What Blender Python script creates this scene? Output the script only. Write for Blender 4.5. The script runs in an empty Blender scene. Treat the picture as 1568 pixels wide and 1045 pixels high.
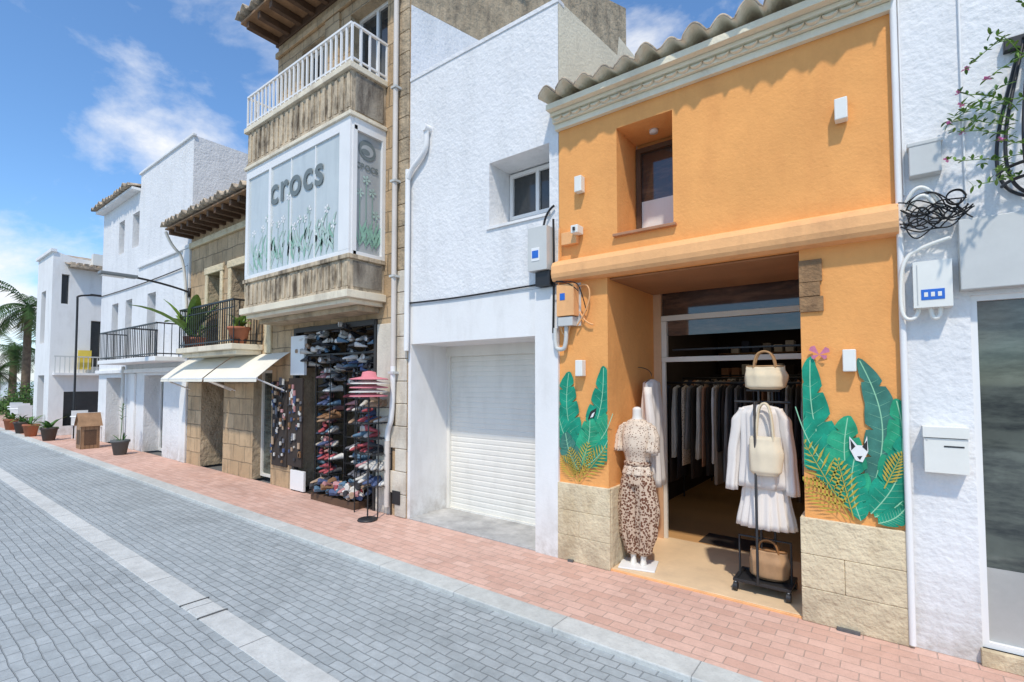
import bpy, math, random
from mathutils import Vector, Matrix
random.seed(7)
R=random.uniform
scene=bpy.context.scene
scene.view_settings.view_transform='Standard'; scene.view_settings.look='None'; scene.view_settings.exposure=0
# ---------------------------------------------------------------- materials
def nodes(name):
    m=bpy.data.materials.new(name); m.use_nodes=True; nt=m.node_tree
    return m,nt,nt.nodes['Principled BSDF'],nt.nodes,nt.links
def math_(N,L,op,a,b=None,c=None,clamp=False):
    n=N.new('ShaderNodeMath'); n.operation=op; n.use_clamp=clamp
    for i,v in enumerate((a,b,c)):
        if v is None: continue
        if hasattr(v,'links'): L.new(v,n.inputs[i])
        else: n.inputs[i].default_value=v
    return n.outputs[0]
def noise(N,L,vec,scale,detail=5,rough=.6):
    n=N.new('ShaderNodeTexNoise'); n.inputs['Scale'].default_value=scale; n.inputs['Detail'].default_value=detail; n.inputs['Roughness'].default_value=rough
    L.new(vec,n.inputs['Vector']); return n.outputs['Fac']
def ramp(N,L,fac,p0,p1):
    n=N.new('ShaderNodeMapRange'); n.inputs['From Min'].default_value=p0; n.inputs['From Max'].default_value=p1
    L.new(fac,n.inputs['Value']); return n.outputs[0]
def mixc(N,L,fac,a,b,mode='MIX'):
    n=N.new('ShaderNodeMix'); n.data_type='RGBA'; n.blend_type=mode
    if hasattr(fac,'links'): L.new(fac,n.inputs[0])
    else: n.inputs[0].default_value=fac
    for v,i in ((a,6),(b,7)):
        if hasattr(v,'links'): L.new(v,n.inputs[i])
        else: n.inputs[i].default_value=(*v,1)
    return n.outputs[2]
def mapv(N,L,vec,sc,loc=(0,0,0)):
    n=N.new('ShaderNodeMapping'); n.inputs['Scale'].default_value=sc; n.inputs['Location'].default_value=loc; L.new(vec,n.inputs['Vector']); return n.outputs[0]
def M(name,col,rough=.7,var=.12,vs=2.5,bump=0,bs=40,metal=0,stain=None,samt=.5,sscale=(1.2,1.2,.35),slo=.5,shi=.72,spec=.3,bs2=None,base=None):
    m,nt,b,N,L=nodes(name)
    tc=N.new('ShaderNodeTexCoord').outputs['Object']
    n1=noise(N,L,tc,vs)
    c=mixc(N,L,ramp(N,L,n1,.3,.7),tuple(x*(1-var) for x in col),tuple(min(1,x*(1+var*.5)) for x in col))
    n2=noise(N,L,tc,vs*14)
    c=mixc(N,L,math_(N,L,'MULTIPLY',ramp(N,L,n2,.35,.7),var*.7),c,tuple(x*.6 for x in col))
    if stain:
        f=noise(N,L,mapv(N,L,tc,sscale),3,6,.65)
        f=math_(N,L,'MULTIPLY',ramp(N,L,f,slo,shi),samt,clamp=True)
        c=mixc(N,L,f,c,stain)
    if base:  # splash dirt near the pavement, old plaster
        s=N.new('ShaderNodeSeparateXYZ'); L.new(tc,s.inputs[0])
        f=math_(N,L,'MULTIPLY',ramp(N,L,s.outputs[2],.55,0.0),ramp(N,L,noise(N,L,tc,5,7,.7),.35,.62),clamp=True)
        c=mixc(N,L,math_(N,L,'MULTIPLY',f,.75),c,base)
    L.new(c,b.inputs['Base Color'])
    b.inputs['Roughness'].default_value=rough; b.inputs['Metallic'].default_value=metal; b.inputs['Specular IOR Level'].default_value=spec
    if bump:
        h=noise(N,L,tc,bs,4,.6)
        if bs2:
            h=math_(N,L,'ADD',h,math_(N,L,'MULTIPLY',noise(N,L,tc,bs2,3),1.6))
        bn=N.new('ShaderNodeBump'); bn.inputs['Strength'].default_value=1; bn.inputs['Distance'].default_value=bump
        L.new(h,bn.inputs['Height']); L.new(bn.outputs[0],b.inputs['Normal'])
    return m
def BR(name,c1,c2,mortar,w,h,ms,vert=False,bump=.004,rough=.8,rot=0,stain=None,samt=.4,off=.5,spec=.25,var=.25,wob=.12):
    m,nt,b,N,L=nodes(name)
    tc=N.new('ShaderNodeTexCoord').outputs['Object']
    vec=tc
    if vert:
        s=N.new('ShaderNodeSeparateXYZ'); L.new(tc,s.inputs[0]); cb=N.new('ShaderNodeCombineXYZ')
        L.new(math_(N,L,'ADD',s.outputs[0],s.outputs[1]),cb.inputs[0]); L.new(s.outputs[2],cb.inputs[1]); vec=cb.outputs[0]
    nz=N.new('ShaderNodeTexNoise'); nz.inputs['Scale'].default_value=4; L.new(tc,nz.inputs['Vector'])
    vm=N.new('ShaderNodeVectorMath'); vm.operation='MULTIPLY_ADD'; L.new(nz.outputs['Color'],vm.inputs[0]); vm.inputs[1].default_value=(w*wob,)*3; L.new(vec,vm.inputs[2])
    bt=N.new('ShaderNodeTexBrick'); L.new(vm.outputs[0],bt.inputs['Vector'])
    bt.inputs['Scale'].default_value=1; bt.inputs['Brick Width'].default_value=w; bt.inputs['Row Height'].default_value=h
    bt.inputs['Mortar Size'].default_value=ms; bt.inputs['Mortar Smooth'].default_value=.6; bt.inputs['Bias'].default_value=0; bt.offset=off
    bt.inputs['Color1'].default_value=(*c1,1); bt.inputs['Color2'].default_value=(*c2,1); bt.inputs['Mortar'].default_value=(*mortar,1)
    n2=noise(N,L,tc,9,6,.7)
    c=mixc(N,L,math_(N,L,'MULTIPLY',ramp(N,L,n2,.35,.75),var),bt.outputs['Color'],tuple(x*.45 for x in c1))
    n3=noise(N,L,tc,.55,5,.6)
    c=mixc(N,L,math_(N,L,'MULTIPLY',ramp(N,L,n3,.4,.7),.35),c,tuple(min(1,x*1.35) for x in c2))
    n4=noise(N,L,tc,1.3,7,.7)
    c=mixc(N,L,math_(N,L,'MULTIPLY',ramp(N,L,n4,.52,.72),.4),c,tuple(x*.5 for x in c2))
    n5=noise(N,L,tc,55,3,.7)
    c=mixc(N,L,math_(N,L,'MULTIPLY',ramp(N,L,n5,.55,.75),.3,clamp=True),c,tuple(x*.4 for x in c2))
    if stain:
        f=noise(N,L,mapv(N,L,tc,(1.5,1.5,.6)),2.2,6,.7)
        f=math_(N,L,'MULTIPLY',ramp(N,L,f,.48,.7),samt,clamp=True)
        c=mixc(N,L,f,c,stain)
    L.new(c,b.inputs['Base Color']); b.inputs['Roughness'].default_value=rough; b.inputs['Specular IOR Level'].default_value=spec
    hh=math_(N,L,'ADD',math_(N,L,'MULTIPLY',bt.outputs['Fac'],-1.0),math_(N,L,'MULTIPLY',noise(N,L,tc,35,4),.7))
    bn=N.new('ShaderNodeBump'); bn.inputs['Strength'].default_value=1; bn.inputs['Distance'].default_value=bump
    L.new(hh,bn.inputs['Height']); L.new(bn.outputs[0],b.inputs['Normal'])
    return m
def SPOT(name,bg,fg,scale,thr,rough=.85):
    m,nt,b,N,L=nodes(name)
    tc=N.new('ShaderNodeTexCoord').outputs['Object']
    v=N.new('ShaderNodeTexVoronoi'); v.inputs['Scale'].default_value=scale; L.new(tc,v.inputs['Vector'])
    n=noise(N,L,tc,scale*1.7,2)
    d=math_(N,L,'ADD',v.outputs['Distance'],math_(N,L,'MULTIPLY',n,.5))
    f=ramp(N,L,d,thr,thr+.06)
    L.new(mixc(N,L,f,fg,bg),b.inputs['Base Color']); b.inputs['Roughness'].default_value=rough; b.inputs['Specular IOR Level'].default_value=.1
    return m
def EM(name,col,s):
    m,nt,b,N,L=nodes(name); b.inputs['Emission Color'].default_value=(*col,1); b.inputs['Emission Strength'].default_value=s; return m
orange=M('orange_stucco',(.86,.395,.125),.85,.12,1.1,bump=.0035,bs=38,bs2=9,stain=(.62,.25,.08),samt=.45,slo=.47,shi=.8)
orange_lt=M('orange_band',(.87,.46,.20),.8,.12,1.5,bump=.003,bs=30,stain=(.55,.28,.13),samt=.5)
dirt=(.42,.38,.33)
whitest=M('white_stucco',(.77,.765,.76),.85,.07,.8,bump=.0085,bs=20,bs2=5,stain=(.52,.52,.51),samt=.5,slo=.48,shi=.8,base=dirt)
whitesm=M('white_plaster',(.80,.79,.77),.8,.05,1,bump=.002,bs=30,stain=(.58,.56,.53),samt=.4,base=dirt)
cream=M('cream_plaster_and_sunlit_white',(.80,.73,.56),.85,.1,1.5,bump=.008,bs=30,stain=(.5,.45,.35),samt=.4)
shutterm=M('shutter_paint',(.77,.75,.69),.5,.05,2,stain=(.5,.48,.42),samt=.25)
concrete=M('concrete_floor',(.5,.49,.47),.85,.3,3,bump=.004,stain=(.2,.2,.2),samt=.6,slo=.45)
stone=BR('sandstone_blocks',(.60,.43,.26),(.48,.33,.19),(.34,.26,.17),.46,.30,.010,True,.018,stain=(.13,.095,.06),samt=.6)
stoneplain=M('rubble_stone_weathered',(.50,.39,.26),.9,.35,2.5,bump=.03,bs=12,bs2=4,stain=(.14,.11,.08),samt=.7)
stained=M('stained_render',(.62,.50,.35),.9,.25,2,bump=.012,bs=20,stain=(.07,.05,.035),samt=.9,sscale=(2.6,2.6,.7),slo=.47,shi=.67)
slabm=M('pale_slab',(.80,.71,.55),.85,.12,2,bump=.004,stain=(.3,.24,.18),samt=.5)
limestone=M('limestone_block',(.73,.61,.41),.9,.14,3,bump=.014,bs=26,bs2=9,stain=(.46,.34,.19),samt=.7,base=(.36,.29,.2))
tile=M('clay_tile',(.60,.48,.35),.9,.4,6,bump=.006,bs=30,stain=(.15,.13,.11),samt=.85,sscale=(3,3,3),slo=.42,shi=.64)
wooddk=M('dark_wood',(.13,.075,.045),.7,.3,4,bump=.003)
wood=M('brown_wood',(.34,.20,.11),.7,.3,5,bump=.003)
whitep=M('white_paint',(.80,.79,.77),.4,.04,3)
offwh=M('offwhite_frame',(.72,.69,.62),.45,.08,3)
greyp=M('grey_paint',(.58,.585,.56),.5,.08,3)
plast=M('white_plastic',(.78,.77,.71),.4,.05,3,spec=.5)
blackm=M('black_metal',(.02,.02,.022),.45,.1,5,spec=.5)
blackc=M('black_cable',(.015,.015,.015),.6,.1,5)
glass=M('dark_glass',(.035,.04,.042),.06,.4,1.2,spec=.8)
transom=M('transom_glass',(.07,.05,.045),.05,.5,1.5,spec=.9,stain=(.22,.13,.09),samt=.7,sscale=(.7,1,3))  # brown patches are reflections painted into the glass colour
shopglass=M('shop_glass',(.11,.125,.105),.04,.6,1.0,spec=.9,stain=(.02,.025,.025),samt=.9,sscale=(.6,1,2.2),slo=.44,shi=.6)  # dark patches paint in the shade of an unbuilt interior
frost=M('frosted_panel',(.56,.60,.59),.25,.08,1.2,spec=.6,stain=(.42,.46,.46),samt=.6,sscale=(2,2,.3))
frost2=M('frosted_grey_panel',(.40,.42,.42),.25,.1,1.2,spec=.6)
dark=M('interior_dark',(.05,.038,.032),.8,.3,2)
soffshade=M('soffit_shade_brown',(.38,.18,.08),.6,.2,2)  # orange soffit darkened to brown, shade put into the colour
shopfloor=M('shop_floor',(.62,.35,.15),.3,.12,2,spec=.5)
tilefloor=M('entrance_floor',(.76,.56,.35),.5,.12,2,bump=.001,stain=(.5,.36,.24),samt=.4,spec=.4)
doorwood=M('door_jamb_paint',(.66,.42,.25),.6,.15,3)
green1=M('leaf_paint_teal',(.012,.31,.19),.8,.5,7)
green2=M('leaf_paint_green',(.03,.38,.20),.8,.5,7)
green3=M('leaf_paint_dark',(.06,.22,.17),.8,.4,7)
greenl=M('leaf_paint_vein',(.30,.60,.38),.8,.1,9)
ochre=M('leaf_paint_ochre',(.50,.38,.06),.8,.2,9)
pinkp=M('butterfly_paint',(.60,.20,.30),.8,.2,30)
blackp=M('black_paint',(.03,.03,.03),.8)
leafm=M('plant_leaf',(.07,.17,.035),.6,.4,12)
leafl=M('plant_leaf_light',(.16,.28,.05),.6,.3,12)
palmm=M('palm_leaf',(.05,.10,.03),.7,.4,3,spec=.1)
palml=M('palm_leaf_dry',(.14,.14,.06),.7,.3,3,spec=.1)
bark=M('palm_bark',(.16,.12,.08),.9,.4,6,bump=.02)
terrac=M('terracotta',(.42,.15,.08),.8,.2,6)
flower=M('pink_flower',(.75,.25,.5),.7,.2,9)
awnm=M('awning_canvas',(.78,.73,.62),.85,.08,2)
skin=M('mannequin_white',(.74,.70,.64),.5,.05,3)
top_m=SPOT('dotted_blouse',(.68,.56,.44),(.16,.07,.04),56,.50)
pant_m=SPOT('spotted_trousers',(.56,.43,.32),(.15,.065,.04),46,.70)
cloth=M('white_linen',(.76,.71,.66),.9,.06,5)
canvas=M('canvas_bag',(.70,.60,.43),.9,.1,9)
leather=M('tan_leather',(.30,.14,.05),.5,.15,9)
blue=M('blue_sticker',(.03,.15,.55),.5,.1,9)
yellow=M('yellow_sign_paint',(.8,.6,.1),.6,.1,4)
lightem=EM('ceiling_spot',(1,.82,.6),60)
textm=M('sign_lettering',(.17,.20,.20),.5)
printg=M('print_green',(.28,.48,.37),.6,.2,9)
printg2=M('print_pale',(.44,.56,.50),.6,.2,9)
oldstone=M('brown_old_stone',(.34,.20,.10),.9,.35,6,bump=.02,bs=20,stain=(.12,.07,.04),samt=.7)
pavers=BR('road_pavers',(.42,.455,.465),(.34,.375,.385),(.23,.25,.255),.15,.078,.005,False,.005,.75,var=.55,spec=.35,wob=.25)
redbr=BR('pavement_bricks',(.72,.48,.39),(.60,.37,.29),(.50,.38,.31),.20,.10,.004,False,.004,.8,var=.4,off=.5,wob=.05)
kerbm=BR('kerb_stones',(.60,.605,.575),(.52,.535,.51),(.36,.36,.35),1.0,4.0,.004,False,.005,.8,var=.55,off=0,wob=.03)
chanm=BR('channel_stones',(.64,.645,.62),(.54,.555,.54),(.22,.22,.22),.9,4.0,.006,False,.006,.8,var=.55,off=0,wob=.03)
groundm=M('asphalt_ground',(.16,.16,.155),.9,.2,.3,bump=.004)
seam=M('sea_water',(.03,.10,.17),.15,.2,.02,bump=.1,bs=1,spec=.6)
# ---------------------------------------------------------------- builders
def empty(name,loc=(0,0,0)):
    e=bpy.data.objects.new(name,None); scene.collection.objects.link(e); e.empty_display_size=.2; return e
class Mesh:
    def __init__(s,name,parent,mats):
        s.n=name;s.p=parent;s.m=mats if isinstance(mats,(list,tuple)) else [mats];s.v=[];s.f=[];s.i=[]
    def poly(s,pts,mi=0):
        k=len(s.v); s.v+= [tuple(p) for p in pts]; s.f.append(tuple(range(k,k+len(pts)))); s.i.append(mi)
    def box(s,x0,x1,y0,y1,z0,z1,mi=0,M4=None):
        c=[(x0,y0,z0),(x1,y0,z0),(x1,y1,z0),(x0,y1,z0),(x0,y0,z1),(x1,y0,z1),(x1,y1,z1),(x0,y1,z1)]
        if M4 is not None: c=[tuple(M4@Vector(p)) for p in c]
        k=len(s.v); s.v+=c
        for f in ((0,3,2,1),(4,5,6,7),(0,1,5,4),(1,2,6,5),(2,3,7,6),(3,0,4,7)):
            s.f.append(tuple(k+a for a in f)); s.i.append(mi)
    def wall(s,x0,x1,z0,z1,y,holes,mi=0,ri=None):
        xs=sorted({x0,x1,*[h[0] for h in holes],*[h[1] for h in holes]}); zs=sorted({z0,z1,*[h[2] for h in holes],*[h[3] for h in holes]})
        for a,b in zip(xs,xs[1:]):
            for c,d in zip(zs,zs[1:]):
                mx,mz=(a+b)/2,(c+d)/2
                if any(h[0]<mx<h[1] and h[2]<mz<h[3] for h in holes): continue
                s.poly([(a,y,c),(b,y,c),(b,y,d),(a,y,d)],mi)
        for h in holes:
            a,b,c,d,dp=h[:5]; Y=y+dp; r=mi if ri is None else ri
            s.poly([(a,y,c),(a,Y,c),(a,Y,d),(a,y,d)],r); s.poly([(b,y,c),(b,y,d),(b,Y,d),(b,Y,c)],r)
            s.poly([(a,y,d),(a,Y,d),(b,Y,d),(b,y,d)],r)
            if c>z0+.001: s.poly([(a,y,c),(b,y,c),(b,Y,c),(a,Y,c)],r)
    def done(s,smooth=False,bevel=0,solid=0,moff=0):
        me=bpy.data.meshes.new(s.n); me.from_pydata(s.v,[],s.f)
        for m in s.m: me.materials.append(m)
        for p,i in zip(me.polygons,s.i): p.material_index=i; p.use_smooth=smooth
        me.update(); o=bpy.data.objects.new(s.n,me); scene.collection.objects.link(o)
        if s.p: o.parent=s.p
        if solid: q=o.modifiers.new('s','SOLIDIFY'); q.thickness=solid; q.material_offset=moff
        if bevel: q=o.modifiers.new('b','BEVEL'); q.width=bevel; q.segments=2; q.limit_method='ANGLE'
        return o
def box(name,parent,mat,*a,bevel=.004): 
    b=Mesh(name,parent,mat); b.box(*a); return b.done(bevel=bevel)
def tube(name,parent,pts,r,mat,smooth=True,taper=None):
    cu=bpy.data.curves.new(name,'CURVE'); cu.dimensions='3D'; cu.bevel_depth=r; cu.bevel_resolution=3
    lists=pts if isinstance(pts[0][0],(list,tuple)) else [pts]
    for pl in lists:
        sp=cu.splines.new('POLY' if not smooth else 'NURBS'); sp.points.add(len(pl)-1)
        for i,p in enumerate(pl): sp.points[i].co=(*p,1)
        if smooth: sp.use_endpoint_u=True; sp.order_u=3
    cu.materials.append(mat); cu.use_fill_caps=True
    o=bpy.data.objects.new(name,cu); scene.collection.objects.link(o)
    if parent: o.parent=parent
    return o
def loft(name,parent,rings,mat,n=32,fold=(0,0),tw=0,cap=True):
    b=Mesh(name,parent,mat); k=len(rings); q0=R(0,6)
    for j,(x,y,z,rx,ry) in enumerate(rings):
        for i in range(n):
            a=2*math.pi*i/n; q=1+fold[0]*math.sin(fold[1]*a+tw*j+1.1*math.sin(a*2+q0))*(j/(k-1))
            b.v.append((x+rx*q*math.cos(a),y+ry*q*math.sin(a),z))
    for j in range(k-1):
        for i in range(n):
            b.f.append((j*n+i,j*n+(i+1)%n,(j+1)*n+(i+1)%n,(j+1)*n+i)); b.i.append(0)
    if cap:
        b.f.append(tuple(range(n))[::-1]); b.i.append(0); b.f.append(tuple(range((k-1)*n,k*n))); b.i.append(0)
    return b.done(smooth=True)
def dens(rings,m=4):
    out=[]
    for a,b in zip(rings,rings[1:]):
        for i in range(m):
            t=i/m; t2=t*t*(3-2*t); out.append(tuple(a[k]+(b[k]-a[k])*(t if k==2 else t2) for k in range(5)))
    out.append(rings[-1]); return out
def windowf(name,parent,x0,x1,z0,z1,y,fm,n=2,w=.04,gm=None,hz=[]):
    b=Mesh(name,parent,[fm,gm or glass]); d=.05
    b.box(x0,x0+w,y,y+d,z0,z1);b.box(x1-w,x1,y,y+d,z0,z1);b.box(x0+w,x1-w,y,y+d,z0,z0+w);b.box(x0+w,x1-w,y,y+d,z1-w,z1)
    for i in range(1,n):
        x=x0+(x1-x0)*i/n; b.box(x-w*.5,x+w*.5,y+.003,y+d-.003,z0+w,z1-w)
    for z in hz: b.box(x0+w,x1-w,y+.006,y+d-.006,z-w*.4,z+w*.4)
    b.poly([(x0,y+d*.7,z0),(x1,y+d*.7,z0),(x1,y+d*.7,z1),(x0,y+d*.7,z1)],1)
    return b.done()
def railing(name,parent,x0,x1,y,yw,z0,z1,sp,mat,bw=.016,ends=True,mid=False):
    b=Mesh(name,parent,mat)
    b.box(x0,x1,y-.02,y+.02,z1-.03,z1); b.box(x0,x1,y-.012,y+.012,z0+.05,z0+.075)
    if mid: b.box(x0,x1,y-.012,y+.012,z0+(z1-z0)*.8,z0+(z1-z0)*.8+.015)
    n=int((x1-x0)/sp)
    for i in range(n+1):
        x=x0+(x1-x0)*i/n; b.box(x-bw/2,x+bw/2,y-bw/2,y+bw/2,z0,z1-.03)
    if ends:
        for x in (x0,x1):
            b.box(x-.018,x+.018,y+.02,yw,z1-.03,z1-.002); b.box(x-.01,x+.01,y+.012,yw,z0+.05,z0+.075)
            m=max(1,int((yw-y)/sp))
            for i in range(1,m+1):
                yy=y+(yw-y)*i/m-.01; b.box(x-bw/2,x+bw/2,yy-bw/2,yy+bw/2,z0,z1-.03)
    return b.done()
def tiles(name,parent,x0,x1,y0,z0,y1,z1,pitch=.2,amp=.045,course=.38,under=None):
    b=Mesh(name,parent,[tile,under] if under else tile); nc=max(2,int(round(abs(x1-x0)/pitch))); per=12
    L=math.hypot(y1-y0,z1-z0); ns=max(1,int(L/course)); dy,dz=(y1-y0)/ns,(z1-z0)/ns
    offs=[(R(-.04,.03),R(-.014,.014)) for _ in range(nc+1)]
    for s in range(ns):
        k=len(b.v); jit=[R(-.008,.008) for _ in range(nc+1)]
        for e in (0,1):
            for i in range(nc*per+1):
                u=i/per; c=min(nc,int(u)); ph=(u%1)*2*math.pi
                w=.5-.5*math.cos(ph); z=amp*2*(w**.6)-amp*.4
                yy=y0+dy*(s+e*1.12)+(offs[c][0] if (s==0 and e==0 and .08<(u%1)<.92) else 0)
                zz=z0+dz*(s+e*1.12)+z*(1.12 if e==0 else .85)+(.03 if e==0 else 0)+offs[c][1]*(.1<(u%1)<.9)+jit[c]*w
                b.v.append((x0+(x1-x0)*i/(nc*per),yy,zz))
        m=nc*per+1
        for i in range(nc*per): b.f.append((k+i,k+i+1,k+m+i+1,k+m+i)); b.i.append(0)
    return b.done(smooth=True,solid=.016,moff=1 if under else 0)
CL=[-9,9,.78]
def pleaf(b,x,z,x2,z2,w,y,mi,cuts=6,vein=None,bend=.12):
    """leaf painted flat on a wall facing -y"""
    n=44; dx,dz=x2-x,z2-z; L=math.hypot(dx,dz); ux,uz=dx/L,dz/L; px,pz=-uz,ux
    def c(t): o=bend*L*math.sin(math.pi*t); return x+dx*t+px*o,z+dz*t+pz*o
    def q(a,c_): return (min(CL[1],max(CL[0],a)),max(CL[2],c_))
    for sd in (1,-1):
        pr=None; ph=R(0,1)
        for i in range(n+1):
            t=i/n; wd=w*.5*(math.sin(math.pi*min(1,t**.7))**.6 if 0<t<1 else 0)
            g=(t*cuts+ph)%1; wd*= (.5 if g<.09 and .15<t<.85 else .92+.08*math.sin(g*math.pi))
            cx,cz=c(t); ex,ez=q(cx+px*sd*wd+ux*wd*.5,cz+pz*sd*wd+uz*wd*.5); cx,cz=q(cx,cz)
            cur=((cx,y,cz),(ex,y,ez))
            if pr: b.poly([pr[0],cur[0],cur[1],pr[1]] if sd>0 else [pr[1],cur[1],cur[0],pr[0]],mi)
            pr=cur
    if vein is not None:
        for i in range(n-1):
            a0,b0=c(i/n);a1,b1=c((i+1)/n); h=.0035
            b.poly([(a0-px*h,y-.0008,b0-pz*h),(a1-px*h,y-.0008,b1-pz*h),(a1+px*h,y-.0008,b1+pz*h),(a0+px*h,y-.0008,b0+pz*h)],vein)
        for i in range(3,n-5,4):
            t=i/n; cx,cz=c(t); wd=w*.38*math.sin(math.pi*t**.7)**.6
            for sd in (1,-1):
                ex,ez=q(cx+px*sd*wd+ux*wd*.5,cz+pz*sd*wd+uz*wd*.5); h=.0012
                b.poly([(cx-ux*h,y-.0006,cz-uz*h),(cx+ux*h,y-.0006,cz+uz*h),(ex+ux*h*.3,y-.0006,ez+uz*h*.3),(ex-ux*h*.3,y-.0006,ez-uz*h*.3)],vein)
def pfeather(b,x,z,x2,z2,w,y,mi,n=11):
    dx,dz=x2-x,z2-z; L=math.hypot(dx,dz); ux,uz=dx/L,dz/L; px,pz=-uz,ux; h=.004
    def q(a,c_): return (min(CL[1],max(CL[0],a)),max(CL[2],c_))
    b.poly([(x-px*h,y,z-pz*h),(x2-px*h*.4,y,z2-pz*h*.4),(x2+px*h*.4,y,z2+pz*h*.4),(x+px*h,y,z+pz*h)],mi)
    for i in range(2,n+1):
        t=i/n; cx,cz=x+dx*t,z+dz*t; l=w*.5*math.sin(math.pi*(t*.85+.08))
        for sd in (1,-1):
            ex,ez=q(cx+px*sd*l+ux*l*.8,cz+pz*sd*l+uz*l*.8); mx,mz=(cx+ex)/2,(cz+ez)/2; h2=.010
            b.poly([(cx,y-.0007,cz),(mx+ux*h2,y-.0007,mz+uz*h2),(ex,y-.0007,ez),(mx-ux*h2,y-.0007,mz-uz*h2)],mi)
def leaf3(b,p,d,L,w,droop,mi,n=7,fold=.25):
    d=Vector(d).normalized(); side=d.cross(Vector((0,0,1))); side=side.normalized() if side.length>.05 else Vector((1,0,0))
    pos=Vector(p); pr=None
    for i in range(n+1):
        t=i/n; ww=w*.5*max(.04,math.sin(math.pi*min(1,t*.93+.05))**.7)
        up=side.cross(d).normalized()
        a=pos-side*ww+up*ww*fold; c=pos+side*ww+up*ww*fold
        if pr: b.poly([pr[0],pr[1],pos,a],mi); b.poly([pr[1],pr[2],c,pos],mi)
        pr=(a,pos.copy(),c); pos=pos+d*(L/n); d=(d+Vector((0,0,-droop/n))).normalized()
# ---------------------------------------------------------------- ground
g=Mesh('ground',None,groundm); g.poly([(-62,-300,-.05),(400,-300,-.05),(400,300,-.05),(-62,300,-.05)]); g.done()
g=Mesh('sea_water',None,seam); g.poly([(-5000,-4000,-1.6),(-61,-4000,-1.6),(-61,4000,-1.6),(-5000,4000,-1.6)]); g.done()
g=Mesh('paved_road',None,pavers); g.poly([(-60,-14,-.034),(14,-14,-.034),(14,-1.26,-.034),(-60,-1.26,-.034)]); g.done()
g=Mesh('drainage_channel',None,chanm); g.box(-60,14,-2.77,-2.57,-.06,-.029); g.done(bevel=.003)
g=Mesh('kerb',None,kerbm); g.box(-60,14,-1.28,-1.06,-.06,.003); g.done(bevel=.008)
g=Mesh('brick_pavement',None,redbr); g.poly([(-60,-1.06,-.001),(14,-1.06,-.001),(14,.02,-.001),(-60,.02,-.001)]); g.poly([(-22,.02,-.001),(-19.3,.02,-.001),(-19.3,5,-.001),(-22,5,-.001)]); g.poly([(-60,.02,-.001),(-24.3,.02,-.001),(-24.3,12,-.001),(-60,12,-.001)]); g.done()
g=Mesh('drain_cover',None,[M('cast_iron',(.12,.12,.12),.6,.3,20),chanm]); g.box(-4.62,-4.30,-2.76,-2.58,-.03,-.024,1); 
for x in (-4.64,-4.29): g.box(x,x+.012,-2.78,-2.56,-.03,-.022,0)
g.done()
g=Mesh('drain_cover',None,[bpy.data.materials['cast_iron']]); g.box(-.36,-.22,-.06,-.035,.0,.02); g.box(-2.62,-2.56,-.06,-.035,.0,.02); g.done()
# ---------------------------------------------------------------- orange shop
O=empty('orange_shop_building')
b=Mesh('front_wall',O,orange)
b.wall(-2.74,.06,0,4.52,0,[(-2.08,-1.53,3.22,4.27,.48),(-2.19,-.55,0,2.82,1.2)]); b.done()
b=Mesh('shell',O,[whitesm,orange,shopfloor,dark])
b.poly([(-2.74,0,4.5),(-2.74,6,4.5),(-2.74,6,0),(-2.74,0,0)]); b.poly([(.06,0,0),(.06,6,0),(.06,6,4.5),(.06,0,4.5)])
b.poly([(-2.74,6,0),(.06,6,0),(.06,6,6),(-2.74,6,6)])
b.poly([(-2.7,1.26,.015),(.0,1.26,.015),(0,5.8,.015),(-2.7,5.8,.015)],2)
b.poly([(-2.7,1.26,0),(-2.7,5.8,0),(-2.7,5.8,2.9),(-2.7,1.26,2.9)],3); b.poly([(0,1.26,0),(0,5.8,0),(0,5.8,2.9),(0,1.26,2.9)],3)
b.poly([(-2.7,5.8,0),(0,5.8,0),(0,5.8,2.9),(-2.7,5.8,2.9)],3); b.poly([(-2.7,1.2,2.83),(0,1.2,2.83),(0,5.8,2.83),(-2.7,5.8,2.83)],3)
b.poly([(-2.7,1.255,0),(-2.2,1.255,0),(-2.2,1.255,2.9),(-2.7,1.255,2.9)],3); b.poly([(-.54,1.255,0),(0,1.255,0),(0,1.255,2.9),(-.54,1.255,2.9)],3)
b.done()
b=Mesh('threshold_floor',O,[tilefloor,orange_lt]); b.box(-2.188,-.552,.005,1.26,-.02,.02); b.box(-2.188,-.552,-.015,.004,-.02,.016,1); b.done(bevel=.004)
box('door_mat',O,dark,-1.75,-1.05,1.3,1.7,.016,.022)
for nm,x0,x1 in (('stone_plinth_a',-2.75,-2.165),('stone_plinth_b',-.58,.075)):
    b=Mesh(nm,O,limestone); xm=x0+(x1-x0)*.42
    b.box(x0,x1,-.035,.0,0,.25); b.box(x0,xm,-.034,.0,.2515,.50); b.box(xm+.0015,x1,-.035,.0,.2515,.50); b.box(x0,x1,-.034,.0,.5015,.77)
    if nm[-1]=='a':  b.box(x1-.03,x1+.004,.0,.5,0,.77)
    else: b.box(x0-.0,x0+.035,.0,.4,0,.77)
    b.done(bevel=.006)
b=Mesh('string_course',O,orange_lt); 
prof=[(-.12,2.86),(-.13,2.90),(-.125,2.98),(-.10,3.02),(0,3.06),(0,2.82),(-.10,2.83)]
for i in range(len(prof)):
    p,q=prof[i],prof[(i+1)%len(prof)]; b.poly([(-2.76,p[0],p[1]),(.065,p[0],p[1]),(.065,q[0],q[1]),(-2.76,q[0],q[1])])
b.poly([(-2.76,*p) for p in prof]); b.poly([(.065,*p) for p in prof]); b.done()
box('window_sill',O,M('sill_tile',(.45,.22,.12),.6,.2,6),-2.11,-1.50,-.045,.3,3.195,3.222)
windowf('upper_window',O,-2.07,-1.56,3.26,4.22,.44,wooddk,1,.05,transom)
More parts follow.
